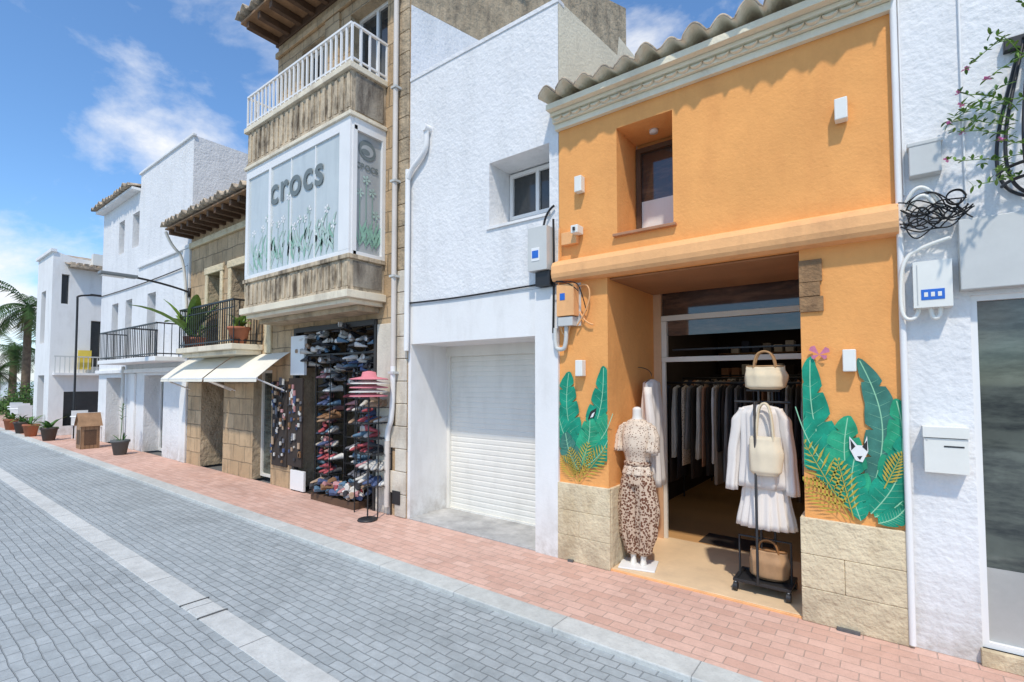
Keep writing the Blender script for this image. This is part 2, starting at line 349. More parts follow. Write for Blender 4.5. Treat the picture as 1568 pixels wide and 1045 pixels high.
box('reflection_panel',O,whitesm,-2.02,-1.61,.465,.47,3.31,3.66);  # white panel added in place of reflections in the pane
b=Mesh('window_reveal_back',O,orange); b.poly([(-2.08,.495,3.2),(-1.53,.495,3.2),(-1.53,.495,4.28),(-2.08,.495,4.28)]); b.done()
loft('ceiling_lamp',O,[(-1.8,.25,4.24,.04,.04),(-1.8,.25,4.27,.045,.045)],whitep,16)
b=Mesh('exposed_stone_patch',O,oldstone); b.box(-.552,-.40,-.02,.0,2.56,2.73); b.box(-.552,-.415,-.024,.0,2.45,2.556); b.box(-.552,-.395,-.02,.0,2.33,2.446); b.box(-.556,-.550,.0,.22,2.34,2.72); b.done(bevel=.012)
b=Mesh('eave_cornice',O,cream)
b.box(-2.76,.08,-.05,0,4.44,4.50); b.box(-2.77,.08,-.085,0,4.503,4.56); b.box(-2.78,.08,-.19,0,4.60,4.66); b.box(-2.775,.08,-.12,0,4.562,4.598)
for i in range(26):
    xx=-2.75+i*.109; pts=[(xx+.052-.052*math.cos(a*math.pi/8),4.555-.038*math.sin(a*math.pi/8)) for a in range(9)]
    for p,q in zip(pts,pts[1:]): b.poly([(p[0],-.087,4.56),(q[0],-.087,4.56),(q[0],-.115,q[1]),(p[0],-.115,p[1])]); b.poly([(p[0],-.115,p[1]),(q[0],-.115,q[1]),(q[0],-.087,q[1]-.006),(p[0],-.087,p[1]-.006)])
b.done(bevel=.003)
tiles('tile_roof',O,-2.82,.12,-.27,4.69,3.2,5.45,.21,.040,under=cream)
b=Mesh('shop_front_frame',O,[offwh,soffshade,transom,blackm,doorwood])
y=1.2
b.box(-2.19,-2.10,y-.03,y+.05,0,2.82,4); b.box(-.64,-.55,y-.03,y+.05,0,2.82,4)
b.box(-2.10,-.64,y-.02,y+.04,2.49,2.55); b.box(-2.10,-.64,y-.02,y+.04,2.02,2.075)
b.box(-2.10,-2.06,y-.01,y+.03,.02,2.02,0); b.box(-2.10,-2.04,y-.02,y+.04,2.078,2.487,0)
b.poly([(-2.1,y+.02,2.55),(-.64,y+.02,2.55),(-.64,y+.02,2.82),(-2.1,y+.02,2.82)],2)
b.poly([(-2.1,y+.02,2.32),(-.64,y+.02,2.32),(-.64,y+.02,2.49),(-2.1,y+.02,2.49)],2)
b.box(-2.0,-.7,y+.06,y+.10,2.15,2.17,3)
b.done(bevel=.003)
b=Mesh('ceiling_spots',O,lightem)
for x,yy in ((-1.9,2.2),(-1.5,2.6),(-1.1,2.0),(-.8,3.0),(-1.6,3.6),(-1.0,4.0),(-2.2,3.0),(-.5,4.8),(-1.9,4.9)):
    b.poly([(x+.035*math.cos(a*math.pi/4),yy+.035*math.sin(a*math.pi/4),2.82) for a in range(8)])
b.done()
box('soffit_shade_sheet',O,soffshade,-2.188,-.552,.05,1.15,2.800,2.815)  # dark sheet added for the shade on the orange soffit
# murals
LM=[green1,green2,green3,greenl,ochre,pinkp,blackp,whitep]
w=empty('leaf_mural'); CL[:]=[-2.735,-2.192,.79]
b=Mesh('painted_leaves',w,LM); y=-.0125
S=[(-2.46,1.1,-2.23,1.95,.26,0),(-2.54,1.1,-2.62,1.90,.28,0),(-2.40,1.1,-2.13,1.50,.30,1),(-2.5,1.0,-2.76,1.52,.26,0),(-2.50,.95,-2.38,1.45,.26,1),(-2.5,.9,-2.66,1.28,.22,2),(-2.44,.95,-2.18,1.24,.2,0)]
for i,s in enumerate(S): pleaf(b,*s[:5],y-.0018*i,s[5],vein=3,bend=-.08 if s[2]>-2.5 else .08,cuts=5)
y2=y-.0018*8
CL[2]=.78
for s in ((-2.5,.80,-2.21,1.15,.24),(-2.5,.80,-2.40,1.18,.2),(-2.52,.80,-2.70,1.02,.2),(-2.5,.8,-2.6,1.12,.16)): pfeather(b,*s,y2,4)
b.poly([(-2.4,y2-.002,1.42),(-2.33,y2-.002,1.45),(-2.30,y2-.002,1.54),(-2.37,y2-.002,1.5)],6); b.poly([(-2.37,y2-.003,1.44),(-2.34,y2-.003,1.45),(-2.32,y2-.003,1.5),(-2.35,y2-.003,1.48)],7)
b.done()
w=empty('leaf_mural'); CL[:]=[-.546,.056,.785]
b=Mesh('painted_leaves',w,LM)
S=[(-.12,1.05,-.19,1.97,.20,2),(-.06,1.0,.02,1.68,.22,1),(-.26,.9,-.49,1.99,.26,0),(-.26,1.0,-.60,1.62,.27,0),(-.20,.86,-.26,1.55,.26,1),(-.12,.84,.08,1.06,.2,1),(-.14,.86,.05,1.42,.22,0),(-.20,.80,-.22,1.28,.18,0),(-.1,.80,.055,.93,.13,0)]
for i,s in enumerate(S): pleaf(b,*s[:5],y-.0018*i,s[5],vein=3,bend=-.10 if s[2]>-.2 else .08,cuts=5)
y2=y-.0018*10
for s in ((-.26,.80,-.54,1.33,.26),(-.28,.80,-.555,1.05,.22),(-.24,.80,-.33,1.22,.18),(-.06,1.05,.045,1.3,.14)): pfeather(b,*s,y2,4)
cx,cz=-.2,1.30
b.poly([(cx-.055,y2-.002,cz+.10),(cx-.01,y2-.002,cz+.04),(cx+.03,y2-.002,cz+.04),(cx+.05,y2-.002,cz+.11),(cx+.055,y2-.002,cz),(cx+.02,y2-.002,cz-.08),(cx-.02,y2-.002,cz-.07),(cx-.055,y2-.002,cz+.01)],7)
b.poly([(cx-.05,y2-.003,cz+.08),(cx-.02,y2-.003,cz+.03),(cx-.045,y2-.003,cz)],6); b.poly([(cx+.02,y2-.003,cz+.03),(cx+.05,y2-.003,cz+.08),(cx+.05,y2-.003,cz)],6); b.poly([(cx-.012,y2-.003,cz-.04),(cx+.02,y2-.003,cz-.035),(cx+.005,y2-.003,cz-.065)],6)
bx,bz=-.43,2.0
for a,l in ((.6,.07),(2.3,.075),(-.5,.05),(3.6,.05)):
    b.poly([(bx,y2-.002,bz),(bx+l*math.cos(a-.35),y2-.002,bz+l*math.sin(a-.35)),(bx+l*1.1*math.cos(a),y2-.002,bz+l*1.1*math.sin(a)),(bx+l*math.cos(a+.35),y2-.002,bz+l*math.sin(a+.35))],5)
b.done(); CL[:]=[-99,99,-9]
for x,z in ((-2.465,3.79),(-.25,3.81),(-2.465,1.93),(-.24,1.95)):
    e=empty('wall_lamp'); b=Mesh('housing',e,plast); b.box(x-.04,x+.04,-.09,-.012,z-.08,z+.08); b.box(x-.03,x+.03,-.012,.0,z-.05,z+.05); b.done(bevel=.008)
e=empty('wall_camera_box'); b=Mesh('housing',e,[plast,orange_lt,blackm]); b.box(-2.68,-2.5,-.06,0,3.2,3.33,1); b.box(-2.52,-2.44,-.14,-.02,3.28,3.36,0); b.box(-2.49,-2.465,-.16,-.14,3.30,3.335,2); b.done(bevel=.006)
e=empty('electrical_box'); b=Mesh('cabinet',e,[orange_lt,greyp,blue,blackc]); b.box(-2.70,-2.50,-.12,0,2.46,2.78,0); b.box(-2.72,-2.48,-.015,0,2.36,2.80,1); b.box(-2.66,-2.60,-.124,-.12,2.62,2.69,2);b.box(-2.69,-2.52,-.11,0,2.36,2.45,1); b.done(bevel=.01)
tube('cables',e,[[(-2.72,-.03,3.4),(-2.73,-.04,2.8),(-2.70,-.05,2.3),(-2.60,-.05,2.24),(-2.58,-.05,2.4)],[(-2.5,-.04,2.75),(-2.36,-.06,2.8),(-2.35,-.05,2.55),(-2.5,-.05,2.36)],[(-2.48,-.03,2.5),(-2.42,-.05,2.38),(-2.33,-.03,2.36)]],.008,orange_lt)
tube('wires',e,[[(-2.70,-.13,2.82),(-2.5,-.14,2.80),(-2.42,-.12,2.74),(-2.40,-.04,2.5)],[(-2.72,-.13,2.81),(-2.55,-.14,2.815),(-2.46,-.1,2.70)]],.005,blackc)
tube('conduit',e,[(-2.76,-.05,2.35),(-2.76,-.06,2.15),(-2.70,-.06,2.12),(-2.62,-.06,2.14),(-2.62,-.06,2.36)],.022,greyp)
e=empty('meter_cabinet'); b=Mesh('cabinet',e,[greyp,whitep,blue,blackm]); b.box(-3.04,-2.80,-.15,-.03,2.96,3.42); b.box(-2.99,-2.89,-.155,-.15,3.06,3.2,1); b.box(-2.98,-2.90,-.158,-.155,3.09,3.17,2); b.box(-2.97,-2.79,-.11,-.02,2.80,2.95,3); b.done(bevel=.008)
tube('cables',e,[[(-2.78,-.05,3.5),(-2.77,-.05,3.0),(-2.78,-.06,2.3)],[(-2.9,-.06,3.42),(-2.88,-.05,3.6),(-2.78,-.03,3.65)]],.012,blackc)
# ---------------------------------------------------------------- white building with garage
Wb=empty('white_garage_building')
b=Mesh('front_wall',Wb,[whitest,whitesm]); b.wall(-5.10,-2.745,2.80,5.89,0,[(-3.70,-2.86,3.59,4.36,.42)]); b.done()
b=Mesh('lower_wall',Wb,[whitesm]); b.wall(-5.10,-2.745,0,2.80,.006,[(-5.05,-3.03,0,2.29,.74)]); b.box(-3.03,-2.742,-.03,.004,0,2.79); b.done()
b=Mesh('shell',Wb,[whitest,cream,whitesm]); b.poly([(-2.742,0,3),(-2.742,3.2,3),(-2.742,3.2,6.35),(-2.742,1.5,6.33),(-2.742,1.45,6.05),(-2.742,0,5.89)],1); b.poly([(-5.1,0,5.88),(-2.742,0,5.88),(-2.742,6,5.7),(-5.1,6,5.7)],2)  # cream on the side wall stands for warm sunlight on white plaster
b.poly([(-3.2,3.2,3),(-2.742,3.2,3),(-2.742,3.2,6.35),(-3.2,3.2,6.35)],1); b.done()
box('parapet_cap',Wb,whitest,-5.10,-2.738,-.012,.12,5.86,5.91)
windowf('upper_window',Wb,-3.69,-2.87,3.77,4.34,.38,whitep,2,.045)
b=Mesh('sill_and_back',Wb,whitesm); b.poly([(-3.7,.0,3.6),(-2.86,.0,3.6),(-2.86,.40,3.77),(-3.7,.40,3.77)]); b.poly([(-3.7,.43,3.5),(-2.86,.43,3.5),(-2.86,.43,4.37),(-3.7,.43,4.37)]); b.box(-3.73,-2.84,-.02,.02,3.57,3.60); b.done()
b=Mesh('roller_shutter',Wb,shutterm); n=30; z0=.03; dz=(2.15-z0)/n
for i in range(n):
    z=z0+i*dz; pr=[(0,.0),(.005,.2),(.005,.8),(0,.97)]
    for (a,c),(a2,c2) in zip(pr,pr[1:]+[(0,1.0)]): b.poly([(-5.0,.72-a,z+c*dz),(-3.08,.72-a,z+c*dz),(-3.08,.72-a2,z+c2*dz),(-5.0,.72-a2,z+c2*dz)])
b.box(-5.05,-5.0,.68,.74,0,2.2); b.box(-3.08,-3.03,.68,.74,0,2.2); b.box(-5.05,-3.03,.66,.75,2.15,2.30); b.box(-5.0,-3.08,.69,.73,0,.035); b.done()
box('garage_floor',Wb,concrete,-5.05,-3.03,-.0,.75,-.02,.012)
tube('facade_cable',Wb,[(-5.1,-.012,2.84),(-4.4,-.014,2.82),(-3.6,-.012,2.83),(-2.95,-.02,2.84)],.009,blackc)
tube('vent_pipe',Wb,[(-4.72,-.06,5.06),(-4.72,-.05,4.95),(-4.74,-.05,4.80),(-4.86,-.05,4.70),(-5.02,-.06,4.60),(-5.06,-.06,4.5)],.035,whitep)
tube('vent_cap',Wb,[(-4.72,-.0,5.08),(-4.72,-.11,5.08)],.05,whitep,False)
tube('down_pipe',Wb,[(-5.07,-.06,4.62),(-5.07,-.06,2.2)],.035,whitep,False)
# ---------------------------------------------------------------- stone building with glazed bay
C=empty('stone_building_with_glazed_bay')
b=Mesh('front_wall',C,[stone,stoneplain]); b.wall(-8.70,-5.10,0,7.95,.002,[(-7.95,-5.75,0,2.68,1.6),(-7.9,-7.2,6.05,7.45,.2),(-6.5,-5.6,6.05,7.45,.2)],0,1); b.done()
b=Mesh('shell',C,[whitest,stoneplain,dark])
b.poly([(-5.098,0,0),(-5.098,7,0),(-5.098,7,8.0),(-5.098,4,7.9),(-5.098,1.5,7.25),(-5.098,0,6.95)],0)
b.poly([(-5.10,0,6.9),(-5.10,7,6.9),(-5.10,7,11.2),(-5.10,3,9.6),(-5.10,0,8.0)],1)
b.poly([(-8.7,0,0),(-8.7,7,0),(-8.7,7,9),(-8.7,0,8)],1)
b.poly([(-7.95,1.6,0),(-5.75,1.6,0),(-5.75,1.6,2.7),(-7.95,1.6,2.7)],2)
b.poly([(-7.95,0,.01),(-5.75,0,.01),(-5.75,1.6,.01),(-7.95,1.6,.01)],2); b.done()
for x0,x1 in ((-7.9,-7.2),(-6.5,-5.6)): windowf('upper_door',C,x0,x1,6.05,7.45,.16,whitep,2,.05)
b=Mesh('quoins',C,[stoneplain,M('painted_quoin',(.72,.65,.54),.85,.2,3,bump=.008,stain=(.3,.22,.15),samt=.6,base=dirt)]); z=0
while z<7.7:
    hgt=.3; l=.30 if int(z/.3)%2 else .2; b.box(-5.12-l,-5.11,-.03,.0,z+.004,z+hgt-.004,1 if z<3 else 0); z+=.3
b.box(-5.74,-5.43,-.02,.0,.0,2.6,1)
b.done(bevel=.008)
box('vent_grille',C,blackm,-5.36,-5.2,-.04,-.03,.16,.34)
tube('rain_pipe',C,[[(-5.30,-.09,8),(-5.30,-.09,2.0)],[(-5.42,-.08,1.0),(-5.42,-.08,.12)]],.036,M('pipe_paint',(.66,.60,.54),.5,.1,3),False)
tube('pipe_bend',C,[(-5.30,-.09,2.0),(-5.30,-.09,1.3),(-5.42,-.08,1.15),(-5.42,-.08,1.0)],.036,whitep)
b=Mesh('pipe_brackets',C,greyp)
for z in (1.9,3.2,4.5,5.8,7.1): b.box(-5.35,-5.25,-.135,-.0,z,z+.03)
b.done()
X0,X1,YB=-8.54,-5.62,-.57
b=Mesh('bay_body',C,[stained,slabm,M('stained_shaded_side',(.38,.33,.26),.9,.3,2,bump=.01,stain=(.09,.07,.055),samt=.85,sscale=(2,2,.5),slo=.42,shi=.64),stoneplain])  # side render is a greyer stained copy, with shade put into its colour
b.box(X0,X1,YB,0,3.0,3.42); b.box(X0,X1,YB,0,5.38,5.97)
b.box(X0-.06,X1+.05,YB-.06,0,2.90,3.0,1); b.box(X0-.05,X1+.04,YB-.05,0,5.97,6.05,1); b.box(X0-.03,X1+.03,YB-.03,0,3.42,3.48,0); b.box(X0-.04,X1+.04,YB-.04,0,5.33,5.385,1)
b.box(X0+.02,X1-.02,YB+.02,0,2.84,2.897,1); b.box(X0+.1,X1-.1,YB+.2,0,2.76,2.837,3)
for i in range(20):
    x=X0+.08+i*.145
    b.box(x,x+.07,YB-.018,YB,3.05,3.38,0); b.box(x,x+.07,YB-.018,YB,5.45,5.92,0)
b.box(X0,X1,YB-.02,YB,3.002,3.045,0); b.box(X0,X1,YB-.02,YB,5.388,5.44,0)
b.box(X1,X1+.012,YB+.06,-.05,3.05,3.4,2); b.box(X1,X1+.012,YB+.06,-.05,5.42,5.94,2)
b.done(bevel=.006)
b=Mesh('bay_glazing',C,[whitep,frost,frost2,greyp])
z0,z1=3.48,5.33
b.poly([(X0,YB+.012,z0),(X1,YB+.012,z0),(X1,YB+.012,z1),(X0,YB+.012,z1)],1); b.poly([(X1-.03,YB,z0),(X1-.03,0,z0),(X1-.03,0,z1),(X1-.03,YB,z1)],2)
b.box(X0,X1,YB-.01,YB+.05,z1-.16,z1); b.box(X0,X1,YB-.01,YB+.05,z0,z0+.06)
for x,ww in ((X0,.08),(-7.78,.07),(-7.13,.018),(-6.47,.018),(-5.86,.24)): b.box(x,x+ww,YB-.002 if ww<.03 else YB-.012,YB+.052,z0+.06,z1-.16)
b.box(X1-.05,X1+.012,YB+.05,0,z1-.16,z1,0); b.box(X1-.05,X1+.012,YB+.05,0,z0,z0+.05,0); b.box(X1-.05,X1+.012,YB+.03,YB+.10,z0,z1-.1,0); b.box(X1-.05,X1+.012,-.06,0,z0+.05,z1-.16,0)
b.done(bevel=.002)
def text(name,parent,body,size,loc,rot,mat,align='CENTER',sp=1.0,off=.004):
    cu=bpy.data.curves.new(name,'FONT'); cu.body=body; cu.size=size; cu.align_x=align; cu.extrude=0; cu.offset=off; cu.space_character=sp; cu.materials.append(mat)
    o=bpy.data.objects.new(name,cu); scene.collection.objects.link(o); o.location=loc; o.rotation_euler=rot; o.parent=parent; return o
text('shop_lettering',C,'crocs',.62,(-7.0,YB-.004,4.58),(math.pi/2,0,0),textm,sp=1.12,off=.012)
text('shop_lettering_side',C,'CROCS',.11,(X1-.02,-.29,4.68),(math.pi/2,0,math.pi/2),textm)
b=Mesh('round_logo',C,[textm,frost2]); 
b.poly([(X1-.022,-.29+.14*math.cos(a*.262),4.96+.14*math.sin(a*.262)) for a in range(24)]); b.poly([(X1-.019,-.29+.10*math.cos(a*.262),4.95+.08*math.sin(a*.262)) for a in range(24)],1); b.poly([(X1-.016,-.32+.07*math.cos(a*.262),4.93+.04*math.sin(a*.262)) for a in range(24)],0)
b.done()
b=Mesh('printed_plants',C,[printg,printg2,whitep])
for i in range(16):
    x=-8.3+i*.155+R(-.04,.04); h=R(.3,.75)+ (0.3 if i in(3,7,11) else 0); y=YB+.010-.0004*i
    b.poly([(x-.006,y,3.56),(x+.006,y,3.56),(x+.010,y,3.56+h),(x,y,3.56+h)],0)
    for k in range(4): pleaf(b,x,3.6+k*.08,x+random.choice((-1,1))*R(.06,.15),3.75+k*.1+R(0,.12),.055,y-.0002,random.choice((0,1,1)),cuts=1)
    for k in range(5):
        a=k*1.257; b.poly([(x,y-.0003,3.56+h),(x+.05*math.cos(a-.4),y-.0003,3.56+h+.05*math.sin(a-.4)),(x+.07*math.cos(a),y-.0003,3.56+h+.07*math.sin(a)),(x+.05*math.cos(a+.4),y-.0003,3.56+h+.05*math.sin(a+.4))],random.choice((1,2,2)))
b.done()
b=Mesh('printed_plant_side',C,[printg,printg2])
for i,(yy,h) in enumerate(((-.40,.75),(-.3,.95),(-.2,.8),(-.14,.5))):
    x=X1-.022+.001*i; b.poly([(x,yy-.005,3.6),(x,yy+.005,3.6),(x,yy+.005,3.6+h),(x,yy-.005,3.6+h)],0)
    for k in range(5):
        a=k*1.257; b.poly([(x+.0004,yy,3.6+h),(x+.0004,yy+.05*math.cos(a-.4),3.6+h+.05*math.sin(a-.4)),(x+.0004,yy+.07*math.cos(a),3.6+h+.07*math.sin(a)),(x+.0004,yy+.05*math.cos(a+.4),3.6+h+.05*math.sin(a+.4))],1)
    for k in range(3):
        s=(-1)**k; b.poly([(x+.0005,yy,3.62),(x+.0005,yy+s*.09,3.74+k*.08),(x+.0005,yy+s*.12,3.9+k*.06),(x+.0005,yy+s*.04,3.78+k*.05)],0)
b.done()
railing('balcony_railing',C,X0,X1+.02,YB-.01,0,6.05,6.60,.12,whitep,.026)
b=Mesh('eave_soffit',C,[wood,wooddk]); b.box(-8.85,-5.0,-.60,.02,8.0,8.04,0); b.box(-8.75,-5.05,-.03,.02,7.86,7.99,1)
for i in range(10): x=-8.72+i*.395; b.box(x,x+.09,-.56,0,7.88,7.998,1)
b.done(bevel=.006)
tiles('tile_roof',C,-8.9,-5.0,-.68,8.06,2.5,8.9,.22,.05)
b=Mesh('stone_band',C,[stone]); b.box(-8.72,-5.12,-.05,.0,7.62,7.72); b.box(-7.15,-6.75,-.04,0,6.05,7.6); b.done(bevel=.01)
b=Mesh('shopfront_pillars',C,[whitep,M('painted_frame_dark',(.05,.045,.04),.5),stoneplain,offwh])
b.box(-7.95,-7.88,-.03,.05,0,2.66,1); b.box(-5.80,-5.75,-.03,.05,0,2.66,1); b.box(-7.93,-5.78,-.02,.06,2.20,2.23,1); b.box(-7.93,-5.78,-.04,.04,2.60,2.68,1)
b.box(-8.0,-7.58,-.05,.0,1.9,2.55,0); b.box(-7.96,-7.55,-.045,-.004,.02,.34,0)
b.done(bevel=.004)
# ---------------------------------------------------------------- shoes
shoecols=[(.04,.04,.045),(.58,.55,.50),(.26,.14,.07),(.07,.10,.2),(.40,.08,.09),(.45,.32,.22),(.16,.16,.18),(.10,.18,.26),(.5,.25,.25),(.7,.68,.64)]
shoem=[M('shoe_%d'%i,c,.6,.2,9) for i,c in enumerate(shoecols)]
def shoe(b,x,y,z,ang,L,mi):
    prof=[(0,.30,.55),(.12,.34,.62),(.35,.33,.50),(.6,.38,.34),(.85,.36,.24),(1,.18,.14)]
    ca,sa=math.cos(ang),math.sin(ang); k=len(b.v); n=6
    for t,w_,h_ in prof:
        for i in range(n):
            a=2*math.pi*i/n; lx=(t-.5)*L; ly=w_*L*.5*math.cos(a); lz=max(0,(math.sin(a)*.5+.5))*h_*L*.75
            b.v.append((x+lx*ca-ly*sa,y+lx*sa+ly*ca,z+lz))
    for j in range(len(prof)-1):
        for i in range(n): b.f.append((k+j*n+i,k+j*n+(i+1)%n,k+(j+1)*n+(i+1)%n,k+(j+1)*n+i)); b.i.append(mi)
    for q in (range(n),range((len(prof)-1)*n,len(prof)*n)): b.f.append(tuple(k+a for a in q)); b.i.append(mi)
def shoerack(x0,x1,y0,z0,z1,ns,step=.085,dep=.3):
    e=empty('shoe_rack'); s=Mesh('rack_frame',e,[blackm,greyp]); b=Mesh('shoes',e,shoem)
    for xx in (x0,x1-.012):
        for yy in (y0,y0+dep): s.box(xx,xx+.012,yy,yy+.012,0,z1+.22)
    for i in range(ns):
        z=z0+(z1-z0)*i/(ns-1)
        for q in range(5): s.box(x0,x1,y0+q*dep/4,y0+q*dep/4+.008,z-.008,z,0)
        x=x0+.05; c=random.randrange(len(shoem))
        while x<x1-.03:
            if R(0,1)<.5: c=random.choice((0,0,1,1,2,3,4,5,5,6,6,7,8,9,9))
            if R(0,1)<.82:
                shoe(b,x,y0+.12+R(-.05,.05),z,-math.pi/2+R(-.6,.6),R(.18,.26),c)
                if R(0,1)<.3: shoe(b,x,y0+.1,z+.08,R(0,6),R(.16,.22),c)
            x+=step+R(-.01,.03)
    s.done(); b.done(smooth=True)
shoerack(-7.85,-7.45,.35,.1,2.3,12); shoerack(-7.42,-7.0,.06,.12,1.85,9); shoerack(-6.86,-6.42,.22,.12,1.95,10); shoerack(-6.36,-5.84,.10,.12,1.95,10); shoerack(-5.92,-5.40,-.24,.40,1.45,6,dep=.22)
e=empty('sandal_crate'); b=Mesh('crate',e,[wooddk]+shoem); b.box(-7.1,-6.0,-.18,.04,0,.10,0)
for i in range(60): shoe(b,R(-7.05,-6.05),R(-.16,.0),R(.1,.26),R(0,6),R(.18,.24),random.randint(1,10))
b.done(smooth=False)
e=empty('hanging_shoes'); b=Mesh('shoes',e,shoem)
for i in range(95):
    shoe(b,R(-7.85,-5.85),R(-.06,.2),R(1.98,2.62),R(0,6),R(.14,.24),random.choice((1,1,9,9,6,0,7,5,0)))
for i in range(50): shoe(b,R(-7.0,-5.8),R(-.0,.3),R(1.75,2.15),R(0,6),R(.14,.2),random.choice((0,1,6,3,0)))
for i in range(60): shoe(b,R(-7.9,-5.8),R(.9,1.5),R(.1,2.4),R(0,6),R(.2,.3),random.choice((3,1,6,9,0)))
b.done(smooth=True)
e=empty('accessory_display'); b=Mesh('board',e,[dark]+shoem); b.box(-8.62,-8.12,-.03,0.0,.35,1.8,0); b.box(-8.05,-7.62,-.05,-.02,.4,1.85,0)
for i in range(110):
    x=random.choice((R(-8.6,-8.15),R(-8.03,-7.64))); z=R(.42,1.75); s=R(.025,.06); b.box(x,x+s,-.075,-.05,z,z+s*R(.8,2.4),random.choice((1,1,7,3,10,4,6,2,9)))
b.done(bevel=.004)
e=empty('hat_stand'); hx,hy=-5.45,-.36; tube('pole',e,[(hx,hy,0),(hx,hy,1.7)],.010,blackm,False); loft('foot',e,[(hx,hy,0,.13,.13),(hx,hy,.02,.12,.12),(hx,hy,.03,.02,.02)],blackm,20)
pk=M('pink_hat',(.66,.22,.25),.8,.1,4)
for i in range(5):
    z=1.60+i*.055; loft('hat_%d'%i,e,[(hx+R(-.03,.03),hy,z,.25,.25),(hx,hy,z+.014,.24,.24),(hx,hy,z+.04,.10,.10),(hx,hy,z+.10,.085,.085),(hx,hy,z+.115,.02,.02)],pk if i%2==0 else offwh,24)
# ---------------------------------------------------------------- house with balcony and awnings
H=empty('stone_house_with_balcony')
b=Mesh('front_wall',H,[stone,stoneplain]); b.wall(-12.42,-8.70,0,5.1,0,[(-11.70,-10.62,0,2.1,.8),(-9.38,-8.66,0,2.0,.25),(-11.45,-10.85,2.5,4.05,.3),(-10.35,-9.75,2.5,4.05,.3)],0,1); b.done()
b=Mesh('shell',H,[stoneplain,dark]); b.poly([(-12.42,0,0),(-12.42,6,0),(-12.42,6,5.1),(-12.42,0,5.1)]); b.poly([(-11.7,.8,0),(-10.6,.8,0),(-10.6,.8,2.2),(-11.7,.8,2.2)],1); b.done()
for x0,x1 in ((-11.45,-10.85),(-10.35,-9.75)):
    windowf('balcony_door',H,x0,x1,2.5,4.05,.25,wood,2,.05)
b=Mesh('stone_trim',H,limestone)
for x0,x1 in ((-11.57,-11.45),(-10.85,-10.73),(-10.47,-10.35),(-9.75,-9.63)): b.box(x0,x1,-.04,0,2.5,4.05)
b.box(-11.6,-10.7,-.05,0,4.053,4.2); b.box(-10.5,-9.6,-.05,0,4.053,4.2); b.box(-12.42,-8.72,-.06,0,4.75,4.88); b.box(-8.95,-8.72,-.04,0,2.3,4.74); b.done(bevel=.012)
windowf('shop_window',H,-9.38,-8.66,0.05,2.0,.15,offwh,1,.05,shopglass); windowf('shop_door',H,-11.7,-10.62,0.02,2.1,.7,wooddk,2,.07)
b=Mesh('balcony_slab',H,[slabm]); b.box(-11.55,-9.05,-.55,0,2.36,2.46); b.box(-11.5,-9.1,-.45,0,2.28,2.357); b.done(bevel=.01)
railing('balcony_railing',H,-11.5,-9.08,-.5,0,2.46,3.25,.09,blackm,.014,True,True)
b=Mesh('eave',H,[wooddk,wood]); b.box(-12.5,-8.72,-.5,0,5.09,5.12,1)
for i in range(12): x=-12.4+i*.325; b.box(x,x+.08,-.46,0,4.98,5.088)
b.done(); tiles('tile_roof',H,-12.55,-8.71,-.58,5.14,4,6.4,.2,.045)
tube('gutter_pipe',H,[(-12.45,-.5,5.05),(-12.5,-.4,4.8),(-12.45,-.08,4.5),(-12.45,-.06,3.0)],.03,offwh)
for x0,x1 in ((-12.3,-10.2),(-10.12,-8.1)):
    e=empty('awning'); b=Mesh('canvas',e,awnm)
    n=10
    for i in range(n):
        ya,yb=-.55*i/n,-.55*(i+1)/n; za,zb=2.29-.43*(i/n)**1.15,2.29-.43*((i+1)/n)**1.15
        b.poly([(x0,ya,za),(x1,ya,za),(x1,yb,zb),(x0,yb,zb)])
    b.poly([(x0,-.55,1.86),(x1,-.55,1.86),(x1,-.56,1.79),(x0,-.56,1.79)]); b.done(solid=.006)
    tube('arms',e,[[(x0+.05,-.53,1.84),(x0+.05,-.02,1.62)],[(x1-.05,-.53,1.84),(x1-.05,-.02,1.62)],[(x0,-.55,1.85),(x1,-.55,1.85)]],.014,whitep,False)
def potplant(x,y,z,r,h,name,n=14,L=.6,w=.12,mat=leafm,pm=terrac,droop=1.4,stem=None):
    e=empty(name); loft('pot',e,[(x,y,z,r*.7,r*.7),(x,y,z+h*.85,r,r),(x,y,z+h*.85,r*1.1,r*1.1),(x,y,z+h,r*1.1,r*1.1),(x,y,z+h,r*.9,r*.9),(x,y,z+h*.93,r*.2,r*.2)],pm,24)
    b=Mesh('leaves',e,[mat,leafl])
    for i in range(n):
        a=R(0,6.28); u=R(.6,2.5); leaf3(b,(x+R(-.3,.3)*r,y+R(-.3,.3)*r,z+h*.9),(math.cos(a),math.sin(a),u),L*R(.6,1.1),w*R(.7,1.1),droop,random.choice((0,0,1)))
    if stem:
        tube('stem',e,[(x,y,z+h*.9),(x+.02,y+.02,z+h+stem*.5),(x,y+.03,z+h+stem)],.008,leafm)
        for i in range(9): a=R(0,6.28); leaf3(b,(x+.01,y+.02,z+h+stem*R(.4,1)),(math.cos(a),math.sin(a),1),.15,.03,1,0,4)
    b.done(smooth=True)
potplant(-11.35,-.35,2.46,.13,.25,'banana_plant',14,1.15,.24,leafl,terrac,.9)
potplant(-9.2,-.36,2.46,.17,.3,'potted_plant',8,.55,.10,leafl)
potplant(-10.9,-.38,2.46,.12,.2,'potted_plant',12,.35,.05)
